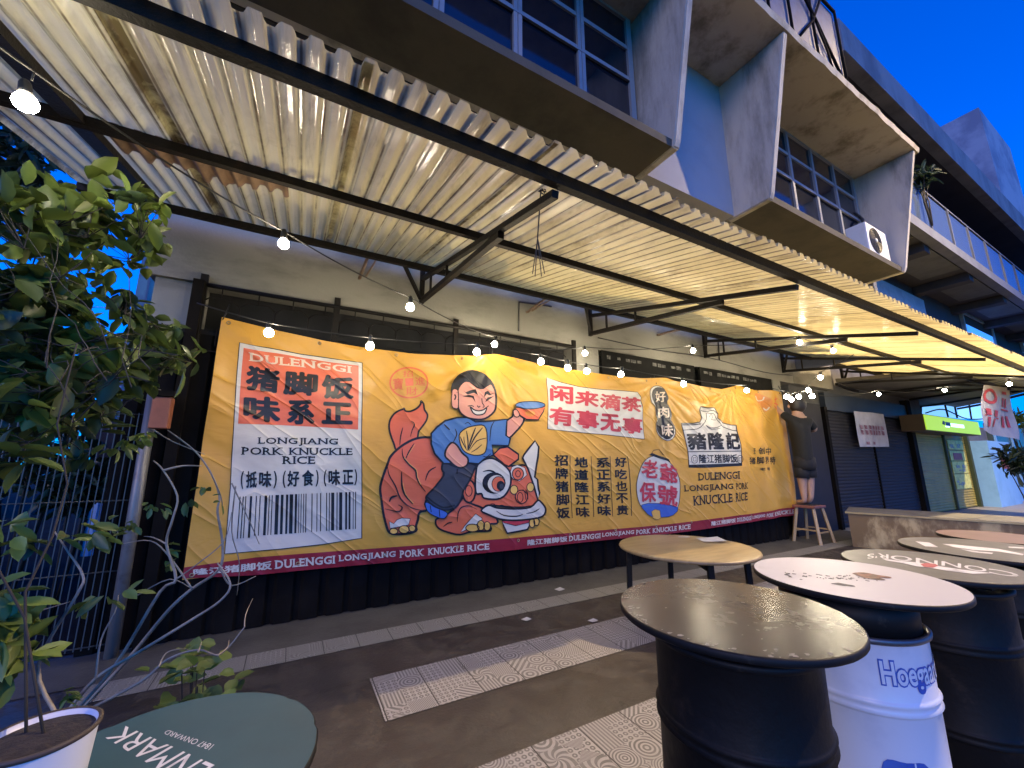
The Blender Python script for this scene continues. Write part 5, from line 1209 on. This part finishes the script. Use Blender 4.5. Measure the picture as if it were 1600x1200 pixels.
# lantern
A.poly('lantern_picture', [(800, 530), (830, 475), (880, 450), (940, 460), (1000, 510), (1040, 590), (1046, 680), (1035, 760), (990, 815), (900, 830), (830, 790), (790, 730), (778, 630)], 'white', 0, 3, z8, .9)
A.poly('lantern_picture', [(808, 755), (900, 745), (1032, 770), (1000, 818), (940, 832), (870, 828), (830, 795)], 'navy', 1, 2, z8, .7); A.poly('lantern_picture', [(868, 798), (890, 782), (920, 790), (925, 835), (910, 848), (880, 840)], 'yellow', 2, 0, z8, .5)
A.line('lantern_picture', [(820, 770), (900, 760), (1000, 782)], 1.2, 'blue', 2.2, False, z8, 3)
A.poly('lantern_picture', [(848, 442), (870, 432), (975, 470), (985, 488)], 'black', 1.6, 0, z8); A.line('lantern_picture', [(862, 440), (880, 415), (915, 408), (940, 445)], .9, 'black', 0, False, z8)
for w, q in (('老', ((812, 470), (908, 478), (910, 592), (800, 585))), ('爺', ((920, 482), (1028, 520), (1035, 628), (918, 606))), ('保', ((792, 612), (892, 612), (898, 742), (795, 735))), ('號', ((902, 625), (1032, 640), (1028, 770), (905, 748)))): A.text('lantern_picture', w, zq(z8, *q), 'sign', 2.4, .03)
# house-shaped emblem
A.poly('emblem', [(455, 440), (560, 442), (632, 428), (646, 392), (630, 312), (642, 280), (700, 292), (770, 292), (816, 345), (808, 390), (850, 432), (915, 455), (978, 458), (985, 515), (1010, 590), (1026, 645), (1032, 842), (700, 862), (520, 862), (508, 700), (470, 512)], 'white', 0, 0, z7, 1.5)
A.poly('emblem', [(518, 838), (1036, 822), (1036, 848), (520, 862)], 'black', 1, 0, z7)
for p, w in (([(470, 505), (600, 495), (660, 455), (690, 400), (685, 345), (720, 345), (770, 350), (792, 390), (830, 450), (900, 495), (985, 512)], 1.2), ([(640, 318), (690, 330), (760, 315), (812, 350)], 1.1), ([(455, 455), (560, 455), (640, 445)], 1.6), ([(690, 460), (740, 485), (800, 478), (840, 455)], 1.), ([(700, 470), (750, 500), (830, 485)], .8), ([(718, 380), (735, 350), (752, 385), (740, 405), (790, 408)], .9), ([(510, 714), (1028, 706)], 1.3)): A.line('emblem', p, w, 'black', 1, False, z7, 2)
for w, q in (('豬', ((498, 530), (690, 528), (700, 695), (515, 695))), ('隆', ((705, 525), (862, 525), (868, 695), (715, 695))), ('記', ((875, 525), (1000, 530), (1022, 692), (885, 692)))): A.text('emblem', w, zq(z7, *q), 'black', 1, .035)
A.text('emblem', '隆江猪脚饭', zq(z7, (618, 738), (992, 735), (996, 818), (622, 826)), 'black', 1, .025)
for cx, r in ((574, 33), (1018, 26)): A.line('emblem', [(cx + r * math.cos(a), 785 + 38 * math.sin(a)) for a in [k * 6.2832 / 18 for k in range(18)]], .9, 'black', 1, True, z7); A.line('emblem', [(cx - r * .45, 770), (cx + r * .45, 770), (cx + r * .45, 802), (cx - r * .45, 802)], .9, 'black', 1.4, True, z7)
A.text('name_lettering', 'DULENGGI', zq(z7, (606, 918), (1020, 898), (1022, 972), (608, 990)), 'black', 0, .016, True); A.text('name_lettering', 'LONGJIANG', zq(z7, (474, 1036), (950, 1016), (952, 1086), (480, 1112)), 'black', 0, .016, True); A.text('name_lettering', 'PORK', zq(z7, (978, 1014), (1092, 1008), (1092, 1068), (980, 1078)), 'black', 0, .012, True)
A.text('name_lettering', 'KNUCKLE', zq(z8, (1122, 700), (1372, 682), (1374, 738), (1128, 760)), 'black', 0, .016, True); A.text('name_lettering', 'RICE', zq(z8, (1392, 680), (1466, 674), (1466, 726), (1394, 736)), 'black', 0, .016, True)
for w, q in (('至', ((1148, 680), (1165, 680), (1165, 735), (1148, 735))), ('创', ((1190, 672), (1250, 670), (1252, 735), (1192, 738))), ('中', ((1262, 672), (1322, 668), (1325, 745), (1265, 745))), ('猪', ((1115, 765), (1165, 762), (1168, 832), (1118, 832))), ('脚', ((1172, 762), (1238, 760), (1240, 830), (1175, 832))), ('界', ((1250, 762), (1300, 760), (1302, 828), (1252, 830))), ('特', ((1312, 760), (1362, 758), (1365, 835), (1315, 835))), ('老', ((1198, 868), (1250, 866), (1252, 892), (1200, 894))), ('号', ((1266, 866), (1308, 864), (1310, 892), (1268, 894)))): A.text('small_lettering', w, zq(z7, *q), 'black', 0, .02)
A.poly('corner_picture', [(1166, 160), (1210, 150), (1260, 170), (1320, 215), (1330, 270), (1290, 330), (1250, 300), (1200, 230)], 'amber', 0, 3, z7); A.line('corner_picture', [(1175, 175), (1200, 220), (1250, 215), (1262, 185)], 1.6, 'white', 1, False, z7, 3); A.line('corner_picture', [(1260, 290), (1290, 312), (1310, 285)], 1.8, 'white', 1, False, z7, 3)
for p in ([(1345, 215), (1398, 200)], [(1360, 180), (1376, 270)], [(1345, 245), (1395, 262)], [(1350, 270), (1372, 300)]): A.line('corner_picture', p, 1.7, 'red', 1, False, z7)
A.build(banner)
m = MB()
for (x, z) in ((-.69, 2.78), (2.11, 2.80), (5.05, 2.70), (7.0, 2.74), (8.72, 2.85)): m.tube([(x, YB0 - relief(x, z) - .004, z - .015), (x + .02, 4.42, z + .06), (x + .03, 4.465, z + .16)], .006, 5)
m.build('tie', M_wire, banner)
m = MB()
for i in range(13):
    x = BX0 + .06 + (BX1 - BX0 - .12) * i / 12
    for z in (top_z(x) - .04, BZ + .03):
        y = YB0 - relief(x, z) - .006; m.tube([(x + .014 * math.cos(a), y, z + .014 * math.sin(a)) for a in [k * .6283 for k in range(11)]], .005, 5)
m.build('eyelets', mat('brass_eyelet', (.4, .32, .18), .4, metal=.8), banner)
# ------------------------------------------------------------ the left edge: planter, shrub, fence, yard behind
M_leafs = []
def leaf_mat(name, a, b):
    m, nt, p, o = base_mat(name)
    at = nd(nt, 'ShaderNodeAttribute', attribute_name='tone')
    c = mixc(nt, at.outputs['Fac'], a, b); nt.links.new(c, p.inputs['Base Color']); p.inputs['Roughness'].default_value = .42
    t = nd(nt, 'ShaderNodeBsdfTranslucent'); nt.links.new(c, t.inputs['Color'])
    mx = nd(nt, 'ShaderNodeMixShader'); mx.inputs[0].default_value = .25
    nt.links.new(p.outputs[0], mx.inputs[1]); nt.links.new(t.outputs[0], mx.inputs[2]); nt.links.new(mx.outputs[0], o.inputs['Surface'])
    return m
M_leaf = leaf_mat('shrub_leaf', (.026, .05, .016), (.19, .26, .05))
M_leaf_dark = leaf_mat('dark_leaf', (.010, .022, .012), (.03, .055, .022))
M_bark = mat('pale_bark', (.30, .26, .20), .7, (.16, .13, .10), 9., .4, .7)
M_bark_d = mat('dark_bark', (.02, .017, .012), .8)
class Leaves:
    def __init__(s): s.v = []; s.f = []; s.t = []
    def leaf(s, p, d, n, L, W, tone, curl=.15):
        d = d.normalized(); sd = d.cross(n).normalized(); n = sd.cross(d)
        o = len(s.v)
        for u, w in ((0, 0), (.22, .34), (.5, .5), (.78, .36), (1.0, 0)):
            c = p + d * L * u - n * L * curl * u * u
            if w == 0: s.v.append(c)
            else: s.v += [c + sd * W * w + n * W * .16, c - n * W * .06, c - sd * W * w + n * W * .16]
        F = [(0, 1, 2), (0, 2, 3), (1, 4, 5, 2), (2, 5, 6, 3), (4, 7, 8, 5), (5, 8, 9, 6), (7, 10, 8), (8, 10, 9)]
        s.f += [[o + i for i in q] for q in F]; s.t += [tone] * 11
    def build(s, name, m, parent):
        k = MB(); k.add(s.v, s.f, 0, True); o = k.build(name, m, parent, fix=False)
        a = o.data.attributes.new('tone', 'FLOAT', 'POINT')
        for i, t in enumerate(s.t): a.data[i].value = t
        return o
rnd = random.Random(21)
def rv(): 
    while True:
        v = Vector((rnd.uniform(-1, 1), rnd.uniform(-1, 1), rnd.uniform(-1, 1)))
        if .1 < v.length < 1: return v.normalized()

# white pot on the green table
PX, PY, PZ, PR_ = -.40, 1.285, .905, .088
pt = thing('planter', 'white plant pot with a blue mark and rusty rim on the green table', 'planter', (PX, PY, GZ))
MB().lathe([(.0, GZ + .002), (PR_ * .86, GZ + .002), (PR_ * .88, GZ + .01), (PR_ * .985, PZ - .012), (PR_, PZ - .006), (PR_, PZ), (PR_ - .005, PZ), (PR_ - .008, PZ - .03)], (PX, PY, 0), 48).build('pot', M_drum_white, pt)
MB().lathe([(PR_ + .001, PZ - .008), (PR_ + .004, PZ - .004), (PR_ + .004, PZ + .001), (PR_, PZ + .003), (PR_ - .004, PZ + .001)], (PX, PY, 0), 48).build('rim', mat('rusty_rim', (.05, .035, .025), .6), pt)
M_soil = mat('soil', (.03, .022, .018), .95, (.015, .012, .01), 20., .4, .6, bump=1., bs=60)
m = MB(); m.lathe([(0, PZ - .004), (.04, PZ - .004), (PR_ - .006, PZ - .010)], (PX, PY, 0), 32); m.build('soil', M_soil, pt)
v, f, _ = glyphs('O', .02); k = MB()
rr = PR_ * .955; k.add([(PX + rr * math.cos(-1.35 + a * .3), PY + rr * math.sin(-1.35 + a * .3), GZ + .075 + b * .025) for a, b in v], f)
k.build('lettering', M_drum_blue, pt, fix=False)

# the shrub: leafy crown over the planter and bare pale branches reaching right
shrub = thing('shrub', 'leafy green shrub in the white pot with pale bare branches reaching right', 'shrub', (PX, PY, PZ - .02))
base = Vector((PX, PY, PZ - .03))
W_, T_ = MB(), MB(); LV = Leaves()
def branch(p0, p1, r0, r1, wob=.05, n=7, mb=T_, droop=0):
    pts = []
    for i in range(n + 1):
        u = i / n; q = p0.lerp(p1, u) + Vector((noise.noise(Vector((u * 3, p1.x * 9, p1.z * 7))), noise.noise(Vector((u * 3 + 9, p1.y * 9, p1.x * 5))), noise.noise(Vector((u * 3, p1.z * 9, 5))))) * wob * math.sin(math.pi * min(1, u * .8 + .1)) ; q.z -= droop * u * u; pts.append(q)
    mb.tube(pts, [r0 + (r1 - r0) * i / n for i in range(n + 1)], 6); return pts
def spray(tip, d, n, L, tone, spread=1.0):
    for i in range(n):
        dd = (d * .6 + rv() * spread).normalized(); dd.z -= .25
        LV.leaf(tip - d * rnd.uniform(0, .10) + rv() * .02, dd, (Vector((0, 0, 1)) + rv() * .7).normalized(), L * rnd.uniform(.7, 1.25), L * rnd.uniform(.42, .58), min(1, max(0, tone + rnd.gauss(0, .2))), rnd.uniform(.05, .3))
# crown: limbs to clumps spread over the volume seen in the photo
REG = [((25, 360), .30, 1.75), ((80, 400), .55, 1.9), ((60, 450), .25, 1.8), ((120, 470), .35, 2.1), ((40, 520), .2, 1.8), ((150, 520), .6, 2.0), ((230, 335), .9, 2.3), ((150, 350), .8, 2.15), ((205, 385), .75, 2.3), ((60, 560), .3, 1.9), ((110, 590), .25, 2.1), ((200, 480), .25, 2.4), ((250, 500), .35, 2.5), ((270, 560), .45, 2.6), ((235, 570), .35, 2.5),
       ((30, 620), .7, 1.7), ((70, 650), .45, 1.8), ((20, 700), .5, 1.75), ((90, 690), .3, 2.0), ((130, 640), .25, 2.1), ((5, 430), .4, 1.7), ((10, 580), .3, 1.7), ((170, 580), .2, 2.3), ((30, 330), .5, 1.8), ((110, 330), .7, 2.0), ((60, 480), .2, 2.0), ((130, 555), .55, 1.9), ((5, 500), .3, 1.9), ((95, 525), .2, 2.1), ((150, 650), .2, 2.3), ((100, 610), .3, 2.0), ((40, 400), .35, 2.1)]
hub = base + Vector((-.05, .12, 1.0))
for a in ((-.22, .42, .95), (-.4, .3, .85)): branch(base + Vector((rnd.uniform(-.03, .03), rnd.uniform(-.03, .03), 0)), base + Vector(a), .003, .002, .06)
for (px, py), tone, dd in REG:
    c = atD(px - 8, py, dd); st_ = base + Vector((-.12 + rnd.uniform(-.15, .15), .42 + rnd.uniform(-.1, .1), rnd.uniform(.75, 1.0)))
    pts = branch(st_, c, .0020, .0013, .08) if rnd.random() < .45 else [st_, st_.lerp(c, .8), c]
    for k in range(8 if tone < .5 else 11):
        q = c + Vector((rnd.gauss(0, .085), rnd.gauss(0, .10), rnd.gauss(0, .075)))
        d = (q - st_).normalized() * .7 + rv() * .5
        T_.tube([pts[-2], (pts[-2] + q) / 2 + rv() * .015, q], .0022, 4)
        spray(q, d, rnd.randint(3, 6), .11 if rnd.random() < .6 else .15, tone * rnd.uniform(.5, 1.3))
# outlying sprigs against the sky
for px, py, dd, t in ((232, 306, 2.3, .9), (240, 330, 2.3, .85), (215, 345, 2.2, .7), (245, 365, 2.35, .7), (135, 415, 2.1, .85), (170, 415, 2.2, .4), (70, 330, 2., .7), (90, 345, 2., .8), (180, 620, 2.2, .2), (215, 690, 2.4, .8), (200, 700, 2.4, .75), (232, 680, 2.4, .8)):
    q = atD(px, py, dd); spray(q, Vector((.6, .2, -.1)), 5, .085, t, .8)
# bare branches with a few leaves (photo rows read off the twigs)
TW = [([(100, 1120), (150, 1060), (215, 1020), (300, 968), (345, 938), (360, 912), (340, 880)], 2.0, .010), ([(105, 1125), (180, 1040), (250, 925), (275, 905), (260, 850), (270, 810), (277, 775), (255, 735), (240, 720)], 2.05, .009),
      ([(115, 1120), (200, 1030), (262, 955), (300, 920), (342, 890), (348, 850), (340, 800), (343, 775), (330, 740), (305, 705), (262, 672)], 2.2, .010), ([(345, 890), (362, 915), (400, 900)], 2.2, .005), ([(120, 1118), (220, 1065), (262, 1030), (310, 1015), (345, 1022), (382, 980)], 2.0, .008), ([(310, 1018), (315, 1004)], 2., .004), ([(248, 1042), (260, 1020), (285, 1014), (300, 1018)], 2., .004), ([(340, 1024), (355, 1012), (358, 1000)], 2., .004), ([(382, 980), (384, 960), (395, 935)], 2., .003),
      ([(150, 1060), (158, 1000), (180, 955), (185, 930)], 1.95, .005), ([(300, 920), (265, 870), (235, 845), (190, 850)], 2.2, .005), ([(260, 850), (240, 840), (225, 838)], 2.05, .004), ([(255, 735), (285, 728), (315, 728)], 2.05, .006), ([(90, 1120), (60, 1040), (120, 930), (130, 900), (105, 860), (85, 830)], 1.8, .008), ([(275, 905), (310, 880), (350, 845), (362, 800)], 2.05, .004), ([(368, 760), (362, 830), (374, 880), (370, 930)], 2.2, .004), ([(362, 755), (390, 815), (405, 850)], 2.2, .004), ([(20, 965), (60, 955), (110, 940)], 1.8, .004), ([(330, 740), (345, 775), (348, 800)], 2.25, .004), ([(240, 672), (270, 690), (320, 710)], 2.3, .004), ([(215, 930), (265, 905), (300, 920)], 2.15, .004)]
for pp_, dd, r in TW:
    n = len(pp_); pts = [atD(x, y, dd + .25 * (i / n - .5) + rnd.uniform(-.02, .02)) for i, (x, y) in enumerate(pp_)]
    pts = [Vector(q) for q in crom([tuple(p) for p in pts], False, 4)]; W_.tube(pts, [r * (1 - .65 * i / len(pts)) for i in range(len(pts))], 5)
for px, py, dd, t, n, L in ((140, 820, 1.85, .75, 4, .10), (120, 850, 1.85, .8, 4, .10), (155, 845, 1.85, .7, 4, .1), (170, 840, 1.9, .35, 5, .07), (20, 830, 1.7, .8, 4, .10), (40, 840, 1.7, .7, 3, .1), (10, 925, 1.65, .85, 4, .11), (15, 975, 1.6, .6, 14, .14), (30, 1010, 1.6, .65, 12, .14), (45, 1030, 1.6, .7, 9, .12), (5, 1050, 1.6, .5, 10, .12), (20, 940, 1.6, .7, 8, .13), (10, 1000, 1.55, .6, 8, .13), (60, 860, 1.75, .5, 6, .1), (145, 935, 1.9, .7, 3, .11), (180, 935, 1.9, .6, 3, .10), (205, 925, 1.95, .85, 3, .09), (225, 690, 2.3, .8, 6, .06), (210, 700, 2.3, .6, 6, .06), (240, 800, 2.1, .5, 5, .05), (255, 800, 2.1, .5, 5, .05), (210, 820, 2.1, .5, 5, .06), (320, 770, 2.2, .35, 5, .06), (305, 795, 2.2, .5, 4, .06), (270, 860, 2.15, .5, 5, .06), (275, 880, 2.15, .45, 5, .06), (110, 1090, 1.85, .6, 8, .05), (120, 1100, 1.85, .6, 8, .05), (345, 785, 2.2, .4, 3, .05), (0, 880, 1.65, .5, 5, .1), (185, 830, 2.0, .4, 5, .06)):
    spray(atD(px, py, dd), Vector((.4, .1, -.4)), n, L, t, .8)
W_.build('bare_branch', M_bark, shrub); T_.build('stem', M_bark_d, shrub); LV.build('foliage', M_leaf, shrub)

# creeper between the green table and the tiles
LV = Leaves(); gp = thing('ground_plant', 'low pale green plant on the floor behind the green table', 'plant', (-.25, 2.7, 0))
k = MB()
for i in range(70):
    q = atZ(rnd.gauss(310, 26), rnd.uniform(1018, 1072), .30); q.z = rnd.uniform(.02, .36); 
    d = Vector((rnd.uniform(-1, 1), rnd.uniform(-1, 1), .2)); LV.leaf(q, d, (Vector((0, -.3, 1)) + rv() * .5).normalized(), rnd.uniform(.08, .13), rnd.uniform(.06, .085), rnd.uniform(.35, .9)); 
    if i % 4 == 0: k.tube([(q.x * .6 - .25 * .4, q.y * .6 + 2.7 * .4, 0), q], .004, 4)
k.build('stem', M_bark_d, gp); LV.build('foliage', M_leaf, gp)

# wire fence on steel posts
M_steel = mat('grey_steel_post', (.17, .165, .16), .45, (.09, .07, .06), 6., .5, .75, metal=.3)
M_wiref = mat('fence_wire', (.07, .07, .068), .5, metal=.4)
fn = thing('wire_fence', 'tall fence of fine vertical wires left of the orange banner', 'fence', (-1.05, 4.4, 0))
m = MB(); m.tube([(-1.06, 4.38, 0), (-1.08, 4.38, 2.06)], .042, 10); m.build('post', M_steel, fn)
m = MB(); m.tube([(-3.9, 4.38, 0), (-3.9, 4.38, 2.0)], .04, 8); m.build('post', M_steel, fn)
m = MB(); x = -3.88
while x < -1.12: m.add([(x - .0035, 4.38, .08), (x + .0035, 4.38, .08), (x + .0035, 4.38, 1.85), (x - .0035, 4.38, 1.85), (x, 4.386, .08), (x, 4.386, 1.85)], [(0, 1, 2, 3), (1, 4, 5, 2), (4, 0, 3, 5)]); x += .042
for z in (.1, .62, 1.15, 1.55, 1.84): m.tube([(-3.9, 4.385, z), (-1.1, 4.385, z)], .006, 5)
m.build('wire_panel', M_wiref, fn)
M_lamp = mat('brick_red_box', (.30, .10, .05), .6)
lb = thing('wall_box', 'small rusty red box with a cap on the fence post', 'box', (-1.0, 4.36, 1.85))
MB().box((-1.045, 4.22, 1.72), (-.92, 4.33, 1.98), bev=.01).build('case', M_lamp, lb); MB().box((-1.06, 4.20, 1.985), (-.905, 4.335, 2.03)).build('cap', M_black, lb)
tpost = thing('steel_upright', 'black square upright at the left end of the banner', 'post', (-.9, 4.42, 0))
MB().box((-.95, 4.40, 0), (-.865, 4.455, 3.12)).build('shaft', M_black, tpost)

# dark tree at the top left, its limbs outside the frame
dt = thing('tree', 'dark tree hanging over the top left corner, above the shrub', 'tree', (-4.2, 5.2, 0))
k = MB(); k.tube([(-4.2, 5.2, 0), (-4.15, 5.15, 1.6), (-4.0, 5.0, 3.0), (-3.7, 4.8, 4.3)], [.13, .11, .09, .05], 9); k.build('trunk', M_bark_d, dt)
LV = Leaves(); k = MB()
for i in range(60):
    px, py = rnd.uniform(-140, 75), rnd.uniform(205, 305)
    if px > 60 and py > 270: continue
    c = atD(px, py, rnd.uniform(3.6, 5.0)); 
    if i % 3 == 0: k.tube([(-3.8, 4.85, 3.8), (Vector((-3.8, 4.85, 3.8)) + c) / 2 + rv() * .1, c], [.03, .015, .005], 5)
    for j in range(16): LV.leaf(c + rv() * rnd.uniform(0, .28), Vector((rnd.uniform(-1, 1), rnd.uniform(-1, 1), rnd.uniform(-1.2, .1))), (Vector((0, 0, 1)) + rv()).normalized(), rnd.uniform(.12, .24), rnd.uniform(.05, .08), rnd.random())
k.build('branch', M_bark_d, dt); LV.build('crown', M_leaf_dark, dt)

# yard behind the fence
M_bl = mat('blue_dusk_wall', (.09, .12, .19), .8, (.06, .085, .14), .8, .4, .7)
M_bd = mat('navy_wall', (.03, .04, .06), .8, (.02, .028, .045), .8, .4, .7)
M_bglass = mat('dim_blue_glass', (.02, .035, .07), .1)
M_tube = emit('lit_fluorescent_tube', (.35, .95, 1.0), 14.)
bb_ = thing('far_building', 'blue office building with lit fluorescent tubes beyond the wire fence', 'building', (-5, 13, 0))
B_ = lambda x, y: atY(x, y, 13.0)
r0 = B_(222, 405).x; r1 = B_(300, 405).x + 1.6; zt = B_(222, 400).z
MB().box((r0, 13, 0), (r1, 20, zt)).build('wall', M_bl, bb_)
m = MB(); g = MB(); fl = zt / 4.4
for i in range(4):
    z = fl * i + .7; f = MB().box((r0 + .2, 12.93, z - .08), (r1, 12.99, z)).box((r0 + .2, 12.93, z + 1.1), (r1, 12.99, z + 1.18)).build('window', M_alu, bb_); MB().box((r0 + .25, 12.95, z + .01), (r1, 12.985, z + 1.09)).build('pane', M_bglass, f)
for (x, y), (x2, y2) in (((253, 449), (272, 453)), ((238, 548), (248, 550))):
    a, b = B_(x, y), B_(x2, y2); a.y = b.y = 12.7; MB().tube([a, b], .07, 6).build('tube_light', M_tube, bb_)
bw = thing('far_wall', 'long navy wall and low roofs behind the yard at the left', 'building', (-14, 16, 0))
MB().box((-40, 15.5, 0), (-7.0, 17, 4.6)).build('wall', M_bd, bw); MB().box((-40, 15.3, 4.61), (-6.9, 17.1, 4.85)).build('roof', M_nd, bw)
m = MB()
for i in range(6): m.box((-12.8 + i * 1.0, 15.44, 1.6), (-12.2 + i * 1.0, 15.49, 2.9))
m.build('window', M_bglass, bw)
# pale blue ribbed gate
gt = thing('gate', 'pale blue ribbed metal gate seen through the wire fence', 'gate', (-2.9, 7.5, 0))
ga, gb = atY(158, 700, 7.5), atY(236, 700, 7.5); m = MB(); x = ga.x; vs = []
while x < gb.x: vs += [(x, 7.5, .25), (x, 7.5, 2.5), (x + .05, 7.46, .25), (x + .05, 7.46, 2.5), (x + .09, 7.46, .25), (x + .09, 7.46, 2.5)]; x += .13
m.add(vs, [(2 * i, 2 * i + 2, 2 * i + 3, 2 * i + 1) for i in range(len(vs) // 2 - 1)]); m.build('leaf_panel', mat('pale_blue_gate', (.42, .55, .85), .5, (.24, .34, .62), 3., .4, .7), gt, fix=False)
MB().box((ga.x - .06, 7.44, 0), (ga.x, 7.55, 2.55)).box((gb.x, 7.44, 0), (gb.x + .06, 7.55, 2.55)).build('post', M_bd, gt)
# fern-like plant; the lamplight on it is put into the leaf colour
LV = Leaves(); fp = thing('palm_plant', 'bright green strappy plant behind the fence under the lamp', 'plant', (-2.0, 7, 1.6))
c = atY(215, 642, 6.5); fp.location = (c.x, c.y, 1.2)
for i in range(70): LV.leaf(c + rv() * .12 + Vector((rnd.uniform(-.25, .35), 0, rnd.uniform(-.1, .05))), Vector((rnd.uniform(-1, 1), rnd.uniform(-.5, .5), rnd.uniform(-.1, .6))), (Vector((0, 0, 1)) + rv() * .4).normalized(), rnd.uniform(.2, .42), .03, rnd.uniform(.7, 1), .5)
LV.build('foliage', leaf_mat('lamplit_leaf', (.10, .22, .05), (.25, .5, .12)), fp)
MB().box((c.x - .3, c.y - .15, 1.05), (c.x + .3, c.y + .15, c.z - .12), bev=.02).build('tub', M_nd, fp)
# parked car behind the fence
M_car = mat('dark_blue_car_paint', (.010, .016, .04), .18, (.009, .014, .035), 2., spec=.4); M_cgl = mat('car_glass', (.05, .09, .2), .05); M_tyre = mat('tyre', (.012, .012, .012), .8); M_hl = mat('headlamp_glass', (.4, .45, .55), .1)
car = thing('parked_car', 'dark blue car parked behind the wire fence', 'car', (-5.3, 6.2, 0))
prof = [(-2.1, .32), (-2.15, .62), (-2.05, .86), (-1.0, 1.0), (-.45, 1.42), (.75, 1.46), (1.45, 1.05), (2.05, .98), (2.12, .6), (2.05, .32)]
pf = crom(prof, True, 4); m = MB(); ys = (-.82, -.74, 0, .74, .82); sc_ = (.93, .99, 1.0, .99, .93)
rows = [[(-5.3 + a, 6.2 + y, .32 + (b - .32) * s) for a, b in pf] for y, s in zip(ys, sc_)]; n = len(pf)
m.add([p for r in rows for p in r], [(i * n + k, i * n + (k + 1) % n, (i + 1) * n + (k + 1) % n, (i + 1) * n + k) for i in range(4) for k in range(n)] + [tuple(range(n)), tuple(4 * n + k for k in range(n))][:2], 0, True)
m.build('body', M_car, car)
m = MB(); m.prism([(-6.15, 1.0), (-5.7, 1.36), (-4.6, 1.38), (-4.0, 1.04)], 1, 5.365, 5.375); m.build('side_window', M_cgl, car)
m = MB(); m.add([(-6.32, 5.55, 1.03), (-6.32, 6.85, 1.03), (-5.80, 6.75, 1.42), (-5.80, 5.65, 1.42)], [(0, 1, 2, 3)]); m.build('windscreen', M_cgl, car)
for wx in (-6.7, -4.0):
    for wy in (5.42, 6.98):
        m = MB(); m.lathe([(.0, -.09), (.31, -.09), (.33, -.05), (.33, .05), (.31, .09), (0, .09)], n=28); m.v = [(wx + x, wy + z, .33 + y) for x, y, z in m.v]; w = m.build('wheel', M_tyre, car)
        m = MB(); m.lathe([(.0, -.1), (.2, -.098), (.21, -.085)], n=20); m.v = [(wx + x, wy + z, .33 + y) for x, y, z in m.v]; m.build('rim', M_steel, w)
for wy in (5.65, 6.75): MB().box((-7.44, wy - .15, .66), (-7.36, wy + .15, .78), bev=.02).build('headlight', M_hl, car)
# low dark shrubs in the yard
for (px, py, Y, s, lab) in ((60, 700, 5.6, .5, 'dark bush in the yard behind the left part of the fence'), (120, 760, 5.2, .22, 'small dark bush near the ribbed gate'), (20, 600, 6.6, .7, 'tall dark bush behind the leafy shrub')):
    c = atY(px, py, Y); b = thing('bush', lab, 'bush', (c.x, c.y, 0)); LV = Leaves(); k = MB()
    for i in range(5): k.tube([(c.x, c.y, 0), c + rv() * s * .6], [.02, .006], 5)
    for i in range(420): LV.leaf(c + rv() * s * rnd.uniform(.3, 1) * Vector((1, 1, 1)).length / 1.73, rv(), (Vector((0, 0, 1)) + rv()).normalized(), rnd.uniform(.1, .18), rnd.uniform(.05, .08), rnd.random())
    k.build('stem', M_bark_d, b); LV.build('foliage', M_leaf_dark, b)
# plant at the far right and on the balcony
for (c, s, n, lab, mm, h0) in ((atY(1592, 720, 2.5), .38, 320, 'dark plant with strappy leaves at the right edge before the pale wall', M_leaf_dark, 0.), (atY(1585, 655, 2.6), .25, 120, 'upper sprays of a plant beside the hanging banner', M_leaf, 0.), (atY(1440, 278, 2.66), .30, 160, 'green plant on the balcony beside the right fin', M_leaf_dark, 6.89)):
    b = thing('plant', lab, 'plant', (c.x, c.y, h0)); LV = Leaves(); k = MB()
    for i in range(6): k.tube([(c.x, c.y, h0), (c + Vector((c.x, c.y, h0))) / 2 + rv() * s * .2, c + rv() * s * .6], [.02, .012, .005], 5)
    for i in range(n): LV.leaf(c + rv() * s * rnd.uniform(.1, 1), rv() + Vector((0, 0, -.2)), (Vector((0, 0, 1)) + rv()).normalized(), rnd.uniform(.16, .30), rnd.uniform(.03, .07), rnd.random() * .6)
    k.build('stem', M_bark_d, b); LV.build('foliage', mm, b)

# ------------------------------------------------------------ bring the plan to metres
for o in list(scene.objects):
    if o.parent is None and o.type in ('MESH', 'EMPTY'):
        o.location = Vector(o.location) * SC; o.scale = Vector(o.scale) * SC
